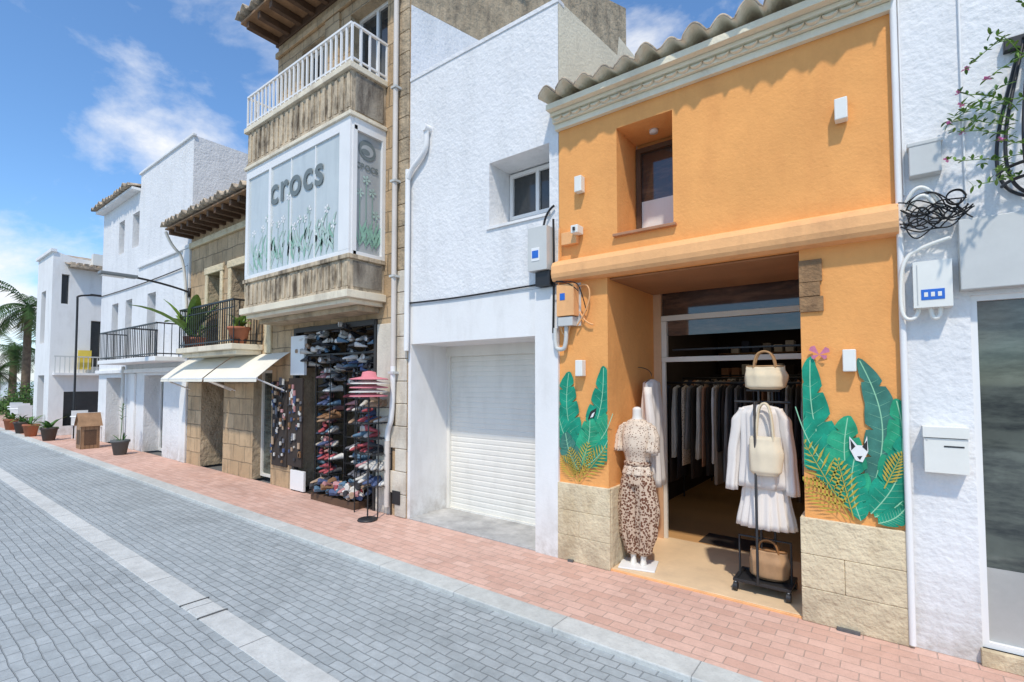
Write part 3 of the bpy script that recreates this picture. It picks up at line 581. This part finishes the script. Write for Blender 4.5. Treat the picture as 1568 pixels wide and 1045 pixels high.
# ---------------------------------------------------------------- tall white house
T=empty('white_townhouse')
b=Mesh('front_wall',T,[whitest,whitesm]); holes=[(-16.55,-16.0,5.45,6.4,.25),(-17.75,-17.25,5.45,6.4,.25),(-18.2,-17.6,2.4,4.05,.25),(-16.95,-16.4,2.4,4.05,.25),(-15.2,-14.6,2.4,4.05,.25),(-18.5,-16.9,0,1.9,.4),(-15.25,-13.9,0,1.95,.4)]
b.wall(-19.3,-12.44,0,6.98,0,holes,0); b.wall(-15.95,-12.44,6.98,7.38,0,[],0); b.done()
b=Mesh('shell',T,[whitest]); b.poly([(-12.44,0,0),(-12.44,7,0),(-12.44,7,7.38),(-12.44,0,7.38)]); b.poly([(-15.95,0,6.9),(-15.95,7,6.9),(-15.95,7,7.38),(-15.95,0,7.38)]); b.poly([(-19.3,0,0),(-19.3,7,0),(-19.3,7,6.98),(-19.3,0,6.98)]); b.poly([(-15.95,0,7.37),(-12.44,0,7.37),(-12.44,7,7.37),(-15.95,7,7.37)])
b.done()
for h in holes[:5]: windowf('window',T,*h[:4],.2,greyp,2,.05)
for h in holes[5:]: windowf('shop_window',T,*h[:4],.35,whitep,2,.06,shopglass)
b=Mesh('ledges',T,[whitesm]); b.box(-15.9,-12.42,-.05,0,4.80,4.88); b.box(-16.0,-12.4,-.04,.04,7.36,7.42); b.box(-19.3,-12.5,-.10,0,2.02,2.12); b.box(-12.8,-12.44,-.04,0,0,4.79); b.box(-16.15,-15.85,-.05,0,0,2.0); b.done(bevel=.01)
b=Mesh('balcony_slab',T,[whitesm]); b.box(-16.75,-12.5,-.62,0,2.24,2.34); b.done(bevel=.01)
railing('balcony_railing',T,-16.7,-14.5,-.58,0,2.34,3.08,.12,blackm,.012); railing('balcony_railing',T,-14.4,-12.55,-.58,0,2.34,3.08,.12,blackm,.012)
tiles('tile_roof',T,-19.4,-15.97,-.3,7.0,3,7.9,.2,.045); box('eave',T,whitesm,-19.35,-15.96,-.2,0,6.93,7.0)
tube('rain_pipe',T,[(-16.6,-.1,2.2),(-16.6,-.08,.1)],.04,greyp,False)
tube('facade_cables',T,[[(-19.3,-.02,4.4),(-16,-.02,4.32),(-12.5,-.03,4.4)],[(-12.5,-.03,4.45),(-12.48,-.03,2.9)]],.012,blackc)
e=empty('street_lamp'); tube('arm',e,[(-12.43,0,3.78),(-12.43,-.5,3.92),(-12.43,-1.1,3.96)],.022,blackm)
loft('wall_plate',e,[(-12.43,-.02,3.68,.04,.03),(-12.43,-.02,3.88,.04,.03)],blackm,12)
b=Mesh('head',e,[M('lamp_grey',(.22,.24,.25),.5),whitep]); b.box(-12.53,-12.33,-1.62,-1.0,3.93,3.99); b.box(-12.50,-12.36,-1.58,-1.2,3.905,3.929,1); b.done(bevel=.02)
# ---------------------------------------------------------------- far white house
Fh=empty('far_white_house')
b=Mesh('walls',Fh,[whitesm,whitest])
b.wall(-24.3,-22,0,6.15,-.68,[(-23.6,-22.9,3.1,4.9,.2),(-23.7,-22.7,0,2.0,.3)],0)
def sidewall(b,x,y0,y1,z0,z1,holes,mi=0):
    ys=sorted({y0,y1,*[h[0] for h in holes],*[h[1] for h in holes]}); zs=sorted({z0,z1,*[h[2] for h in holes],*[h[3] for h in holes]})
    for a,c in zip(ys,ys[1:]):
        for d,f in zip(zs,zs[1:]):
            if any(h[0]<(a+c)/2<h[1] and h[2]<(d+f)/2<h[3] for h in holes): continue
            b.poly([(x,a,d),(x,c,d),(x,c,f),(x,a,f)],mi)
    for h in holes:
        for p,q in (((h[0],h[2]),(h[1],h[2])),((h[1],h[2]),(h[1],h[3])),((h[1],h[3]),(h[0],h[3])),((h[0],h[3]),(h[0],h[2]))):
            b.poly([(x,p[0],p[1]),(x,q[0],q[1]),(x-.2,q[0],q[1]),(x-.2,p[0],p[1])],mi)
hs=[(-.45,-.25,4.4,5.4),(-.3,.9,.3,1.45),(.35,.65,2.3,3.9)]
sidewall(b,-22,-.68,7,0,5.7,hs)
b.poly([(-22,-.68,5.7),(-22,7,5.7),(-22,-.2,6.0),(-22,-.68,6.15)]); b.done()
b=Mesh('openings',Fh,[glass,dark])
for h in hs: b.poly([(-22.19,h[0],h[2]),(-22.19,h[1],h[2]),(-22.19,h[1],h[3]),(-22.19,h[0],h[3])])
b.poly([(-24,-.48,0),(-22.5,-.48,0),(-22.5,-.48,5),(-24,-.48,5)]); b.done()
b=Mesh('trim',Fh,[whitesm,tile,yellow,plast,blackm]); b.box(-22.02,-21.6,-.3,7,5.62,5.7,1); b.box(-24.35,-21.95,-.75,-.6,6.1,6.2); b.box(-22.0,-21.7,-.6,3,2.0,2.08,0)
b.box(-21.85,-21.8,.0,.35,2.2,2.85,2); b.box(-22,-21.75,.3,.8,5.8,6.2,3); b.done()
b=Mesh('roof',Fh,tile)
for i in range(40):
    y0=-.3+i*.18; b.box(-24,-21.62,y0,y0+.12,5.71,5.78,0)
b.poly([(-21.65,-.4,5.7),(-21.65,7,5.7),(-24.3,7,6.5),(-24.3,-.4,6.5)]); b.done()
b=Mesh('balcony_rail',Fh,greyp)
for i in range(20): y0=-.6+i*.12; b.box(-21.72,-21.70,y0,y0+.02,2.08,2.6)
b.box(-21.73,-21.69,-.62,1.8,2.6,2.64); b.done()
e=empty('street_lamp'); tube('post',e,[(-20.6,-.3,0),(-20.6,-.3,4.4),(-20.6,-.32,4.55),(-20.6,.1,4.6)],.03,blackm); b=Mesh('head',e,blackm); b.box(-20.66,-20.54,.0,.5,4.57,4.63); b.done(bevel=.01)
e=empty('wooden_menu_hut'); b=Mesh('body',e,[wood,wooddk]); 
b.box(-17.5,-17.05,-.85,-.45,0,.62); b.box(-17.42,-17.13,-.856,-.85,.12,.5,1); b.box(-17.05,-17.046,-.78,-.52,.1,.5,1)
for q in range(5): b.box(-17.052,-17.044,-.85+q*.09,-.846+q*.09,0,.62,1)
b.poly([(-17.55,-.9,.6),(-17.55,-.4,.6),(-17.275,-.4,.95),(-17.275,-.9,.95)]); b.poly([(-17.0,-.9,.6),(-17.0,-.4,.6),(-17.275,-.4,.95),(-17.275,-.9,.95)]); b.poly([(-17.5,-.85,.62),(-17.05,-.85,.62),(-17.275,-.85,.93)]); b.poly([(-17.5,-.45,.62),(-17.05,-.45,.62),(-17.275,-.45,.93)]); b.done()
potplant(-15.1,-.5,0,.18,.36,'potted_plant',5,.25,.05,leafm,M('grey_pot',(.12,.13,.13),.7),.3,stem=.9)
dp=M('dark_pot',(.1,.08,.07),.8)
for i,(x,y) in enumerate(((-20.4,-.9),(-22.4,-1.0),(-24,-1.0),(-26,-1.0),(-20.2,.2))): potplant(x,y,0,.2,.4,'potted_plant',16,.5,.08,leafm,terrac if i%2 else dp)
for x,y in ((-19.6,-.2),(-27,-.6),(-29.5,-.3)):
    e=empty('terrace_table'); loft('top',e,[(x,y,.72,.38,.38),(x,y,.75,.38,.38)],whitep,20); loft('leg',e,[(x,y,0,.2,.2),(x,y,.03,.03,.03),(x,y,.72,.03,.03)],greyp,10)
    for s in (-1,1):
        e=empty('terrace_chair'); b=Mesh('seat',e,whitep); cx=x+s*.6; b.box(cx-.2,cx+.2,y-.2,y+.2,.43,.46); b.box(cx+s*.17,cx+s*.2,y-.2,y+.2,.46,.88)
        for a in (-.18,.16):
            for c in (-.18,.16): b.box(cx+a,cx+a+.025,y+c,y+c+.025,0,.43)
        b.done()
def palm(x,y,h,L,n=34):
    e=empty('palm_tree'); loft('trunk',e,dens([(x,y,0,.26,.26),(x+.1,y,h*.3,.2,.2),(x+.15,y,h*.9,.17,.17),(x+.15,y,h,.24,.24),(x+.15,y,h+.2,.1,.1)],6),bark,14,(.05,5))
    b=Mesh('fronds',e,[palmm,palml])
    for i in range(n):
        a=R(0,6.28); el=R(-.5,1.25); d=Vector((math.cos(a)*math.cos(el),math.sin(a)*math.cos(el),math.sin(el))); p=Vector((x+.15,y,h+.1)); m=24
        for k in range(m):
            t=k/m; side=d.cross(Vector((0,0,1))).normalized(); l=L*.24*math.sin(math.pi*(t*.85+.1))
            for s in (-1,1):
                tip=p+side*s*l+d*l*.5+Vector((0,0,-l*R(.4,.9))); b.poly([p,p+d*L/m*.7,tip],1 if el<-.2 else 0)
            p=p+d*(L/m); d=(d+Vector((0,0,-.08))).normalized()
    b.done()
palm(-40,1.35,6.0,2.5,26); palm(-46,1.6,3.9,2.1,26); palm(-43,.5,2.2,1.4,20)
e=empty('hedge_foliage'); b=Mesh('leaves',e,[palmm,leafm,leafl])
for i in range(6500):
    c=random.choice(((-33,.3,.6,1.4),(-36,1.0,.9,1.7),(-30,.0,.35,.9),(-39,.2,.4,1.6)))
    v=Vector((random.gauss(0,1),random.gauss(0,1),random.gauss(0,1))).normalized()*R(.4,1.1)
    p=Vector((c[0]+v.x*c[3],c[1]+v.y*c[3]*.6,max(.02,c[2]+v.z*c[2]))); q=Vector((R(-1,1),R(-1,1),R(-1,1)))*.10; s=Vector((R(-1,1),R(-1,1),R(-1,1)))*.10
    b.poly([p,p+q,p+q*.6+s],random.choice((0,0,0,1,2)))
b.done()
b=Mesh('low_wall',None,whitesm); b.box(-58,-57.6,-10,14,-.05,.5); b.done()
# ---------------------------------------------------------------- right white building
Rb=empty('white_shop_building')
b=Mesh('front_wall',Rb,[whitest,whitesm]); b.wall(.075,6,0,7,.001,[(.42,3.2,.10,2.36,.12)],0,1); b.done()
b=Mesh('shell',Rb,whitest); b.poly([(.075,0,4.3),(.075,6,4.3),(.075,6,7),(.075,0,7)]); b.done()
b=Mesh('lintel_panel',Rb,greyp); b.box(.37,3.3,-.10,0,2.39,2.85); b.done(bevel=.006)
windowf('shop_window',Rb,.42,3.2,.10,2.36,.02,whitep,2,.035,shopglass)
b=Mesh('pale_floor_panel',Rb,M('pale_floor_grey',(.42,.42,.40),.3,.15,2,spec=.6)); b.poly([(.456,.052,.136),(1.79,.052,.136),(1.79,.052,.60),(.456,.052,.60)]); b.done()  # added grey panel stands in for the pale floor seen at the bottom
box('base_sill',Rb,limestone,.41,3.2,-.04,.03,0,.10)
tube('party_wall_pipe',Rb,[(.07,-.035,7),(.07,-.035,.02)],.02,whitep,False)
tube('surface_cable',Rb,[[(.10,-.01,3.1),(.10,-.01,5.5)],[(.42,-.01,3.0),(.41,-.012,4.2),(.43,-.01,5.6)]],.006,whitep)
e=empty('junction_box'); b=Mesh('cabinet',e,greyp); b.box(.13,.30,-.09,0,3.2,3.42); b.box(.12,.31,-.095,-.0,3.40,3.43); b.done(bevel=.006)
e=empty('meter_cabinet'); b=Mesh('cabinet',e,[plast,blue,greyp]); b.box(.13,.33,-.12,0,2.29,2.60); b.box(.17,.29,-.123,-.12,2.34,2.41,1); 
for i in range(3): b.box(.185+i*.035,.205+i*.035,-.125,-.123,2.36,2.39,0)
b.box(.15,.155,-.124,-.12,2.31,2.58,2); b.done(bevel=.01)
tube('conduits',e,[[(.16,-.06,2.3),(.15,-.08,2.22),(.07,-.08,2.22),(.06,-.07,2.4),(.08,-.06,2.65),(.2,-.05,2.72),(.33,-.06,2.75)],[(.22,-.07,2.3),(.22,-.07,2.22),(.27,-.07,2.22),(.27,-.07,2.3)],[(.1,-.07,3.0),(.14,-.1,3.12),(.24,-.08,3.1),(.30,-.05,2.95)],[(.12,-.07,2.98),(.16,-.1,3.06),(.24,-.09,3.04),(.28,-.05,2.9)]],.013,plast)
e=empty('cable_bundle'); pts=[]
for i in range(13):
    z=2.80+R(0,.24); pts.append([(.06+R(0,.05),-.05-R(0,.07),z+R(-.05,.06)),(.15+R(-.03,.03),-.08-R(0,.04),z-R(-.06,.12)),(.25+R(-.03,.03),-.09,z+R(-.10,.08)),(.33+R(-.03,.05),-.09,2.88+R(-.08,.12)),(.40+R(-.03,.05),-.105,2.88+R(-.03,.12))])
for i in range(3): cx=.36; pts.append([(cx+.05*math.cos(a*.7),-.1-.01*i,3.0+.05*math.sin(a*.7)) for a in range(10)])
for i in range(4): cx=.16+R(-.05,.12); r_=R(.04,.08); pts.append([(cx+r_*math.cos(a*.7),-.1-.01*i,2.88+R(-.03,.05)+r_*math.sin(a*.7)) for a in range(9)])
tube('cables',e,pts,.0045,blackc)
e=empty('mailbox'); b=Mesh('body',e,[plast,blackm,greyp]); b.box(.16,.38,-.10,0,1.20,1.425); b.box(.155,.385,-.11,-.0,1.43,1.50); b.box(.26,.36,-.103,-.10,1.37,1.38,1); b.box(.17,.18,-.104,-.10,1.41,1.42,2); b.done(bevel=.008)
e=empty('iron_plant_basket'); rods=[]
for i in range(7):
    a=math.pi*i/6; x=.76-.19*math.cos(a); y=-.02-.22*math.sin(a)
    rods.append([(x*.3+.76*.7,y*.3,3.95),(x*.6+.76*.4,y*.6,3.7),(x,y,3.35),(x,y*1.05,3.10),(x*.6+.76*.4,y*.6,2.97),(.76,-.03,2.93)])
for z,q in ((3.95,.3),(3.12,1.0),(3.04,.9)): rods.append([(.76-.19*q*math.cos(math.pi*i/12),-.02-.22*q*math.sin(math.pi*i/12),z) for i in range(13)])
tube('rods',e,rods,.010,blackm); box('bracket',e,blackm,.62,.80,-.05,.0,3.90,3.98)
e=empty('flowering_climber'); st=[]; b=Mesh('leaves',e,[leafl,leafm,flower])
for i in range(18):
    p=Vector((.74+R(-.12,.12),-.12,R(3.0,3.95))); d=Vector((R(-1,-.1),R(-.7,.1),R(-.2,.8))).normalized(); l=[]
    for k in range(8):
        l.append(tuple(p)); p=p+d*.045; d=(d+Vector((R(-.25,.25),R(-.2,.2),R(-.3,.15)))).normalized()
        for q in range(3): leaf3(b,p,(R(-1,1),R(-1,1),R(-.3,1)),R(.025,.05),.018,.5,random.choice((0,0,0,1)),n=3)
    st.append(l)
    if i%2==0:
        for q in range(7): leaf3(b,p,(R(-1,1),R(-1,1),R(-.3,1)),.025,.02,.2,2,n=2)
b.done(); tube('stems',e,st,.0025,leafl)
# ---------------------------------------------------------------- mannequin
Mn=empty('dressed_mannequin'); x,y=-1.99,.22
b=Mesh('base_plate',Mn,whitep); rot=Matrix.Translation((x,y,0))@Matrix.Rotation(.25,4,'Z'); b.box(-.17,.17,-.15,.15,.021,.036,0,rot); b.done(bevel=.004)
for s in (-1,1):
    loft('leg',Mn,dens([(x+s*.05,y,.03,.03,.05),(x+s*.05,y,.08,.025,.03),(x+s*.06,y,.25,.04,.04)]),skin,16)
    loft('trouser_leg',Mn,dens([(x+s*.055,y,.13,.050,.05),(x+s*.06,y,.17,.075,.07),(x+s*.085,y,.36,.105,.10),(x+s*.095,y,.58,.118,.11),(x+s*.075,y,.80,.100,.105),(x+s*.05,y,.95,.075,.09)],6)[::-1],pant_m,56,(.11,10),.04)
loft('waist_folds',Mn,dens([(x,y,.80,.165,.115),(x,y,.90,.145,.11),(x,y,.985,.112,.09)]),pant_m,48,(.05,11))
loft('blouse',Mn,dens([(x,y,.90,.15,.115),(x,y,.96,.135,.105),(x,y,1.0,.115,.09),(x,y,1.04,.118,.095),(x,y-.01,1.18,.150,.125),(x,y-.005,1.27,.152,.125),(x,y,1.36,.15,.095),(x,y,1.41,.10,.075),(x,y,1.43,.065,.06)],5)[::-1],top_m,48,(.07,9),.15)
loft('sash',Mn,dens([(x,y,.985,.128,.10),(x,y,1.005,.135,.106),(x,y,1.025,.128,.10)]),pant_m,32)
for s in (-1,1): loft('sleeve',Mn,dens([(x+s*.165,y-.03,1.12,.055,.075),(x+s*.17,y-.01,1.26,.050,.066),(x+s*.148,y,1.35,.042,.060),(x+s*.11,y,1.395,.03,.05)],5)[::-1],top_m,28,(.16,6),.2)
loft('neck',Mn,dens([(x,y,1.40,.062,.055),(x,y,1.46,.045,.045),(x,y,1.53,.043,.043),(x,y,1.545,.03,.03),(x,y,1.55,.01,.01)]),skin,20)
Rr=empty('hanging_robe'); x,y=-2.03,.70
loft('body',Rr,dens([(x,y,1.82,.03,.05),(x,y,1.78,.06,.17),(x,y,1.5,.08,.19),(x,y,1.1,.08,.2),(x,y,.7,.09,.23)],5),cloth,48,(.20,8),.1)
loft('sleeve',Rr,dens([(x+.03,y-.18,1.74,.04,.05),(x+.07,y-.20,1.3,.045,.06),(x+.08,y-.2,1.05,.05,.07)],5),cloth,24,(.2,5),.2)
tube('hanger',Rr,[(x,y-.17,1.78),(x,y,1.86),(x,y+.17,1.78)],.008,wood); tube('hook',Rr,[(x,y,1.85),(x,y,1.94),(x-.15,y,1.95)],.004,blackm)
# ---------------------------------------------------------------- clothes rack
K=empty('rolling_clothes_rack'); x,y=-.90,.34
b=Mesh('base',K,blackm); b.box(x-.22,x+.22,y-.17,y-.14,.10,.125); b.box(x-.22,x+.22,y+.14,y+.17,.10,.125); b.box(x-.22,x-.19,y-.14,y+.14,.101,.124); b.box(x+.19,x+.22,y-.14,y+.14,.101,.124); b.box(x-.19,x+.19,y-.14,y+.14,.108,.114); b.done(bevel=.004)
for sx in (-.2,.2):
    for sy in (-.16,.16):
        c=Vector((x+sx,y+sy,.058)); tube('wheel',K,[(c.x-.016,c.y,c.z),(c.x+.016,c.y,c.z)],.036,blackm,False); tube('fork',K,[(c.x,c.y,c.z),(c.x,c.y,.105)],.008,greyp,False)
tube('frame',K,[[(x-.02,y-.02,.11),(x-.02,y-.02,1.72)],[(x+.08,y+.02,.11),(x+.08,y+.02,1.72)],[(x-.2,y,.12),(x-.2,y,.45),(x+.2,y,.45),(x+.2,y,.12)],[(x-.22,y,1.62),(x+.22,y,1.62)],[(x-.12,y,1.72),(x+.14,y,1.72)],[(x-.02,y-.19,.12),(x-.02,y-.19,1.62),(x-.02,y,1.62)]],.011,blackm,False)
Sh=empty('white_blouse_and_skirt')
loft('blouse',Sh,dens([(x,y-.06,1.60,.06,.03),(x,y-.06,1.575,.14,.045),(x,y-.06,1.52,.175,.06),(x,y-.06,1.25,.165,.07),(x,y-.06,.90,.185,.085)],6),cloth,72,(.14,12),.05)
for s in (-1,1): loft('sleeve',Sh,dens([(x+s*.14,y-.06,1.57,.03,.04),(x+s*.185,y-.06,1.46,.048,.05),(x+s*.22,y-.07,1.15,.043,.045),(x+s*.235,y-.08,.86,.045,.045)],6),cloth,28,(.2,5),.12)
loft('skirt',Sh,dens([(x+.02,y-.03,1.0,.14,.06),(x+.02,y-.03,.85,.18,.08),(x+.02,y-.03,.56,.215,.11)],6),cloth,90,(.12,17),.02)
def bag(name,x,y,z,w,h,d,mat,hh,trim=None):
    e=empty(name); loft('pouch',e,dens([(x,y,z,w*.36,d*.35),(x,y,z+h*.12,w*.47,d*.5),(x+.005,y,z+h*.55,w*.5,d*.46),(x-.005,y,z+h*.9,w*.44,d*.25),(x,y,z+h,w*.42,d*.16)],6),mat,48,(.10,7),.12)
    if trim: loft('trim',e,[(x,y,z+h*.97,w*.45,d*.2),(x,y,z+h*1.03,w*.44,d*.18)],trim,36)
    for s in (-1,1): tube('strap',e,[(x-w*.25,y+s*d*.15,z+h*.9),(x-w*.22,y+s*d*.2,z+h+hh*.8),(x,y+s*d*.15,z+h+hh*1.15),(x+w*.22,y+s*d*.2,z+h+hh*.8),(x+w*.25,y+s*d*.15,z+h*.9)],.009,trim or canvas)
bag('tan_tote_bag',x+.03,y,1.73,.34,.2,.18,canvas,.12,M('bag_trim',(.42,.25,.12),.6)); bag('canvas_tote_bag',x+.05,y-.17,1.02,.26,.32,.10,M('pale_canvas',(.72,.62,.46),.9,.08,9),.26); bag('leather_handbag',x+.03,y,.125,.32,.24,.18,M('natural_leather',(.42,.25,.13),.6,.2,9),.08,leather)
# interior rails
gm=[M('garment_%d'%i,c,.9,.15,7) for i,c in enumerate([(.03,.03,.035),(.62,.58,.52),(.10,.08,.07),(.24,.22,.21),(.04,.05,.09),(.40,.2,.12),(.72,.69,.66),(.035,.025,.02),(.36,.27,.20),(.02,.02,.025)])]+[top_m]
def rail(x0,x1,yy,zt,sp,lo,hi):
    I=empty('clothes_rail'); tube('rail',I,[[(x0,yy,zt),(x1,yy,zt)],[(x0,yy,.02),(x0,yy,zt)],[(x1,yy,.02),(x1,yy,zt)]],.014,blackm,False)
    xx=x0+.06
    while xx<x1-.04:
        l=R(lo,hi); t=R(.016,.028); loft('garment',I,dens([(xx,yy,zt-.03,.008,.03),(xx,yy,zt-.07,.014,.17),(xx+R(-.01,.01),yy-.01,zt-.35,t,.20),(xx+R(-.02,.02),yy+R(-.02,.02),zt-l,t*1.2,.21)],3),random.choice(gm),18,(.25,6),.3)
        xx+=sp*R(.7,1.2)
rail(-2.65,-1.30,2.0,1.78,.055,.8,1.3); rail(-2.6,-.4,3.4,1.85,.06,.8,1.4); rail(-1.15,-.05,2.5,1.78,.055,.9,1.4); rail(-2.6,-.1,4.9,1.9,.065,.8,1.3)
I=empty('display_table'); b=Mesh('table',I,[wood]+gm); b.box(-1.2,-.3,4.0,4.6,.75,.79); b.box(-1.15,-1.1,4.05,4.1,0,.75); b.box(-.4,-.35,4.05,4.1,0,.75)
for i in range(12): xx=R(-1.15,-.55); yy=R(4.02,4.3); b.box(xx,xx+.25,yy,yy+.3,.79,.79+R(.04,.12),random.randint(1,7))
for k in range(5):
    b.box(-2.6,-.1,5.4,5.75,.5+k*.45,.52+k*.45)
    for i in range(13): xx=-2.55+i*.18; b.box(xx,xx+.13,5.42,5.7,.521+k*.45,.6+k*.45+R(0,.2),random.randint(1,9))
b.done(bevel=.01)
# ---------------------------------------------------------------- world, sun, camera
S=Vector((.28,-.48,.83)).normalized(); el=math.asin(S.z); az=math.atan2(S.x,S.y)
wd=bpy.data.worlds.new('World'); scene.world=wd; wd.use_nodes=True; nt=wd.node_tree; N,L=nt.nodes,nt.links
bg=N['Background']; sky=N.new('ShaderNodeTexSky'); sky.sky_type='NISHITA'; sky.sun_disc=False; sky.sun_elevation=el; sky.sun_rotation=az; sky.air_density=1.0; sky.dust_density=.4; sky.ozone_density=2.2
tc=N.new('ShaderNodeTexCoord').outputs['Generated']
nz=N.new('ShaderNodeTexNoise'); nz.inputs['Scale'].default_value=2.6; nz.inputs['Detail'].default_value=10; nz.inputs['Roughness'].default_value=.58; nz.inputs['Distortion'].default_value=.3
L.new(mapv(N,L,tc,(1,1,1.8)),nz.inputs['Vector'])
f=ramp(N,L,nz.outputs['Fac'],.495,.65)
f=math_(N,L,'POWER',f,1.2)
f=math_(N,L,'MULTIPLY',f,.95,clamp=True)
skc=mixc(N,L,1.0,sky.outputs[0],(1.05,1.38,1.62),'MULTIPLY')
L.new(mixc(N,L,f,skc,(7.5,7.6,7.8)),bg.inputs['Color']); bg.inputs['Strength'].default_value=.135
su=bpy.data.lights.new('sun','SUN'); su.energy=3.2; su.angle=math.radians(2.0); su.color=(1,.92,.80)
so=bpy.data.objects.new('sun',su); scene.collection.objects.link(so); so.rotation_euler=S.to_track_quat('Z','Y').to_euler(); so.location=(0,0,20)
ca=bpy.data.cameras.new('camera'); co=bpy.data.objects.new('camera',ca); scene.collection.objects.link(co)
ca.sensor_width=36; ca.lens=17.45; ca.shift_y=.0198; ca.clip_end=8000; ca.clip_start=.05
co.location=(0,-4.4,1.8); co.rotation_euler=(math.radians(92.3),0,math.radians(37.4)); scene.camera=co
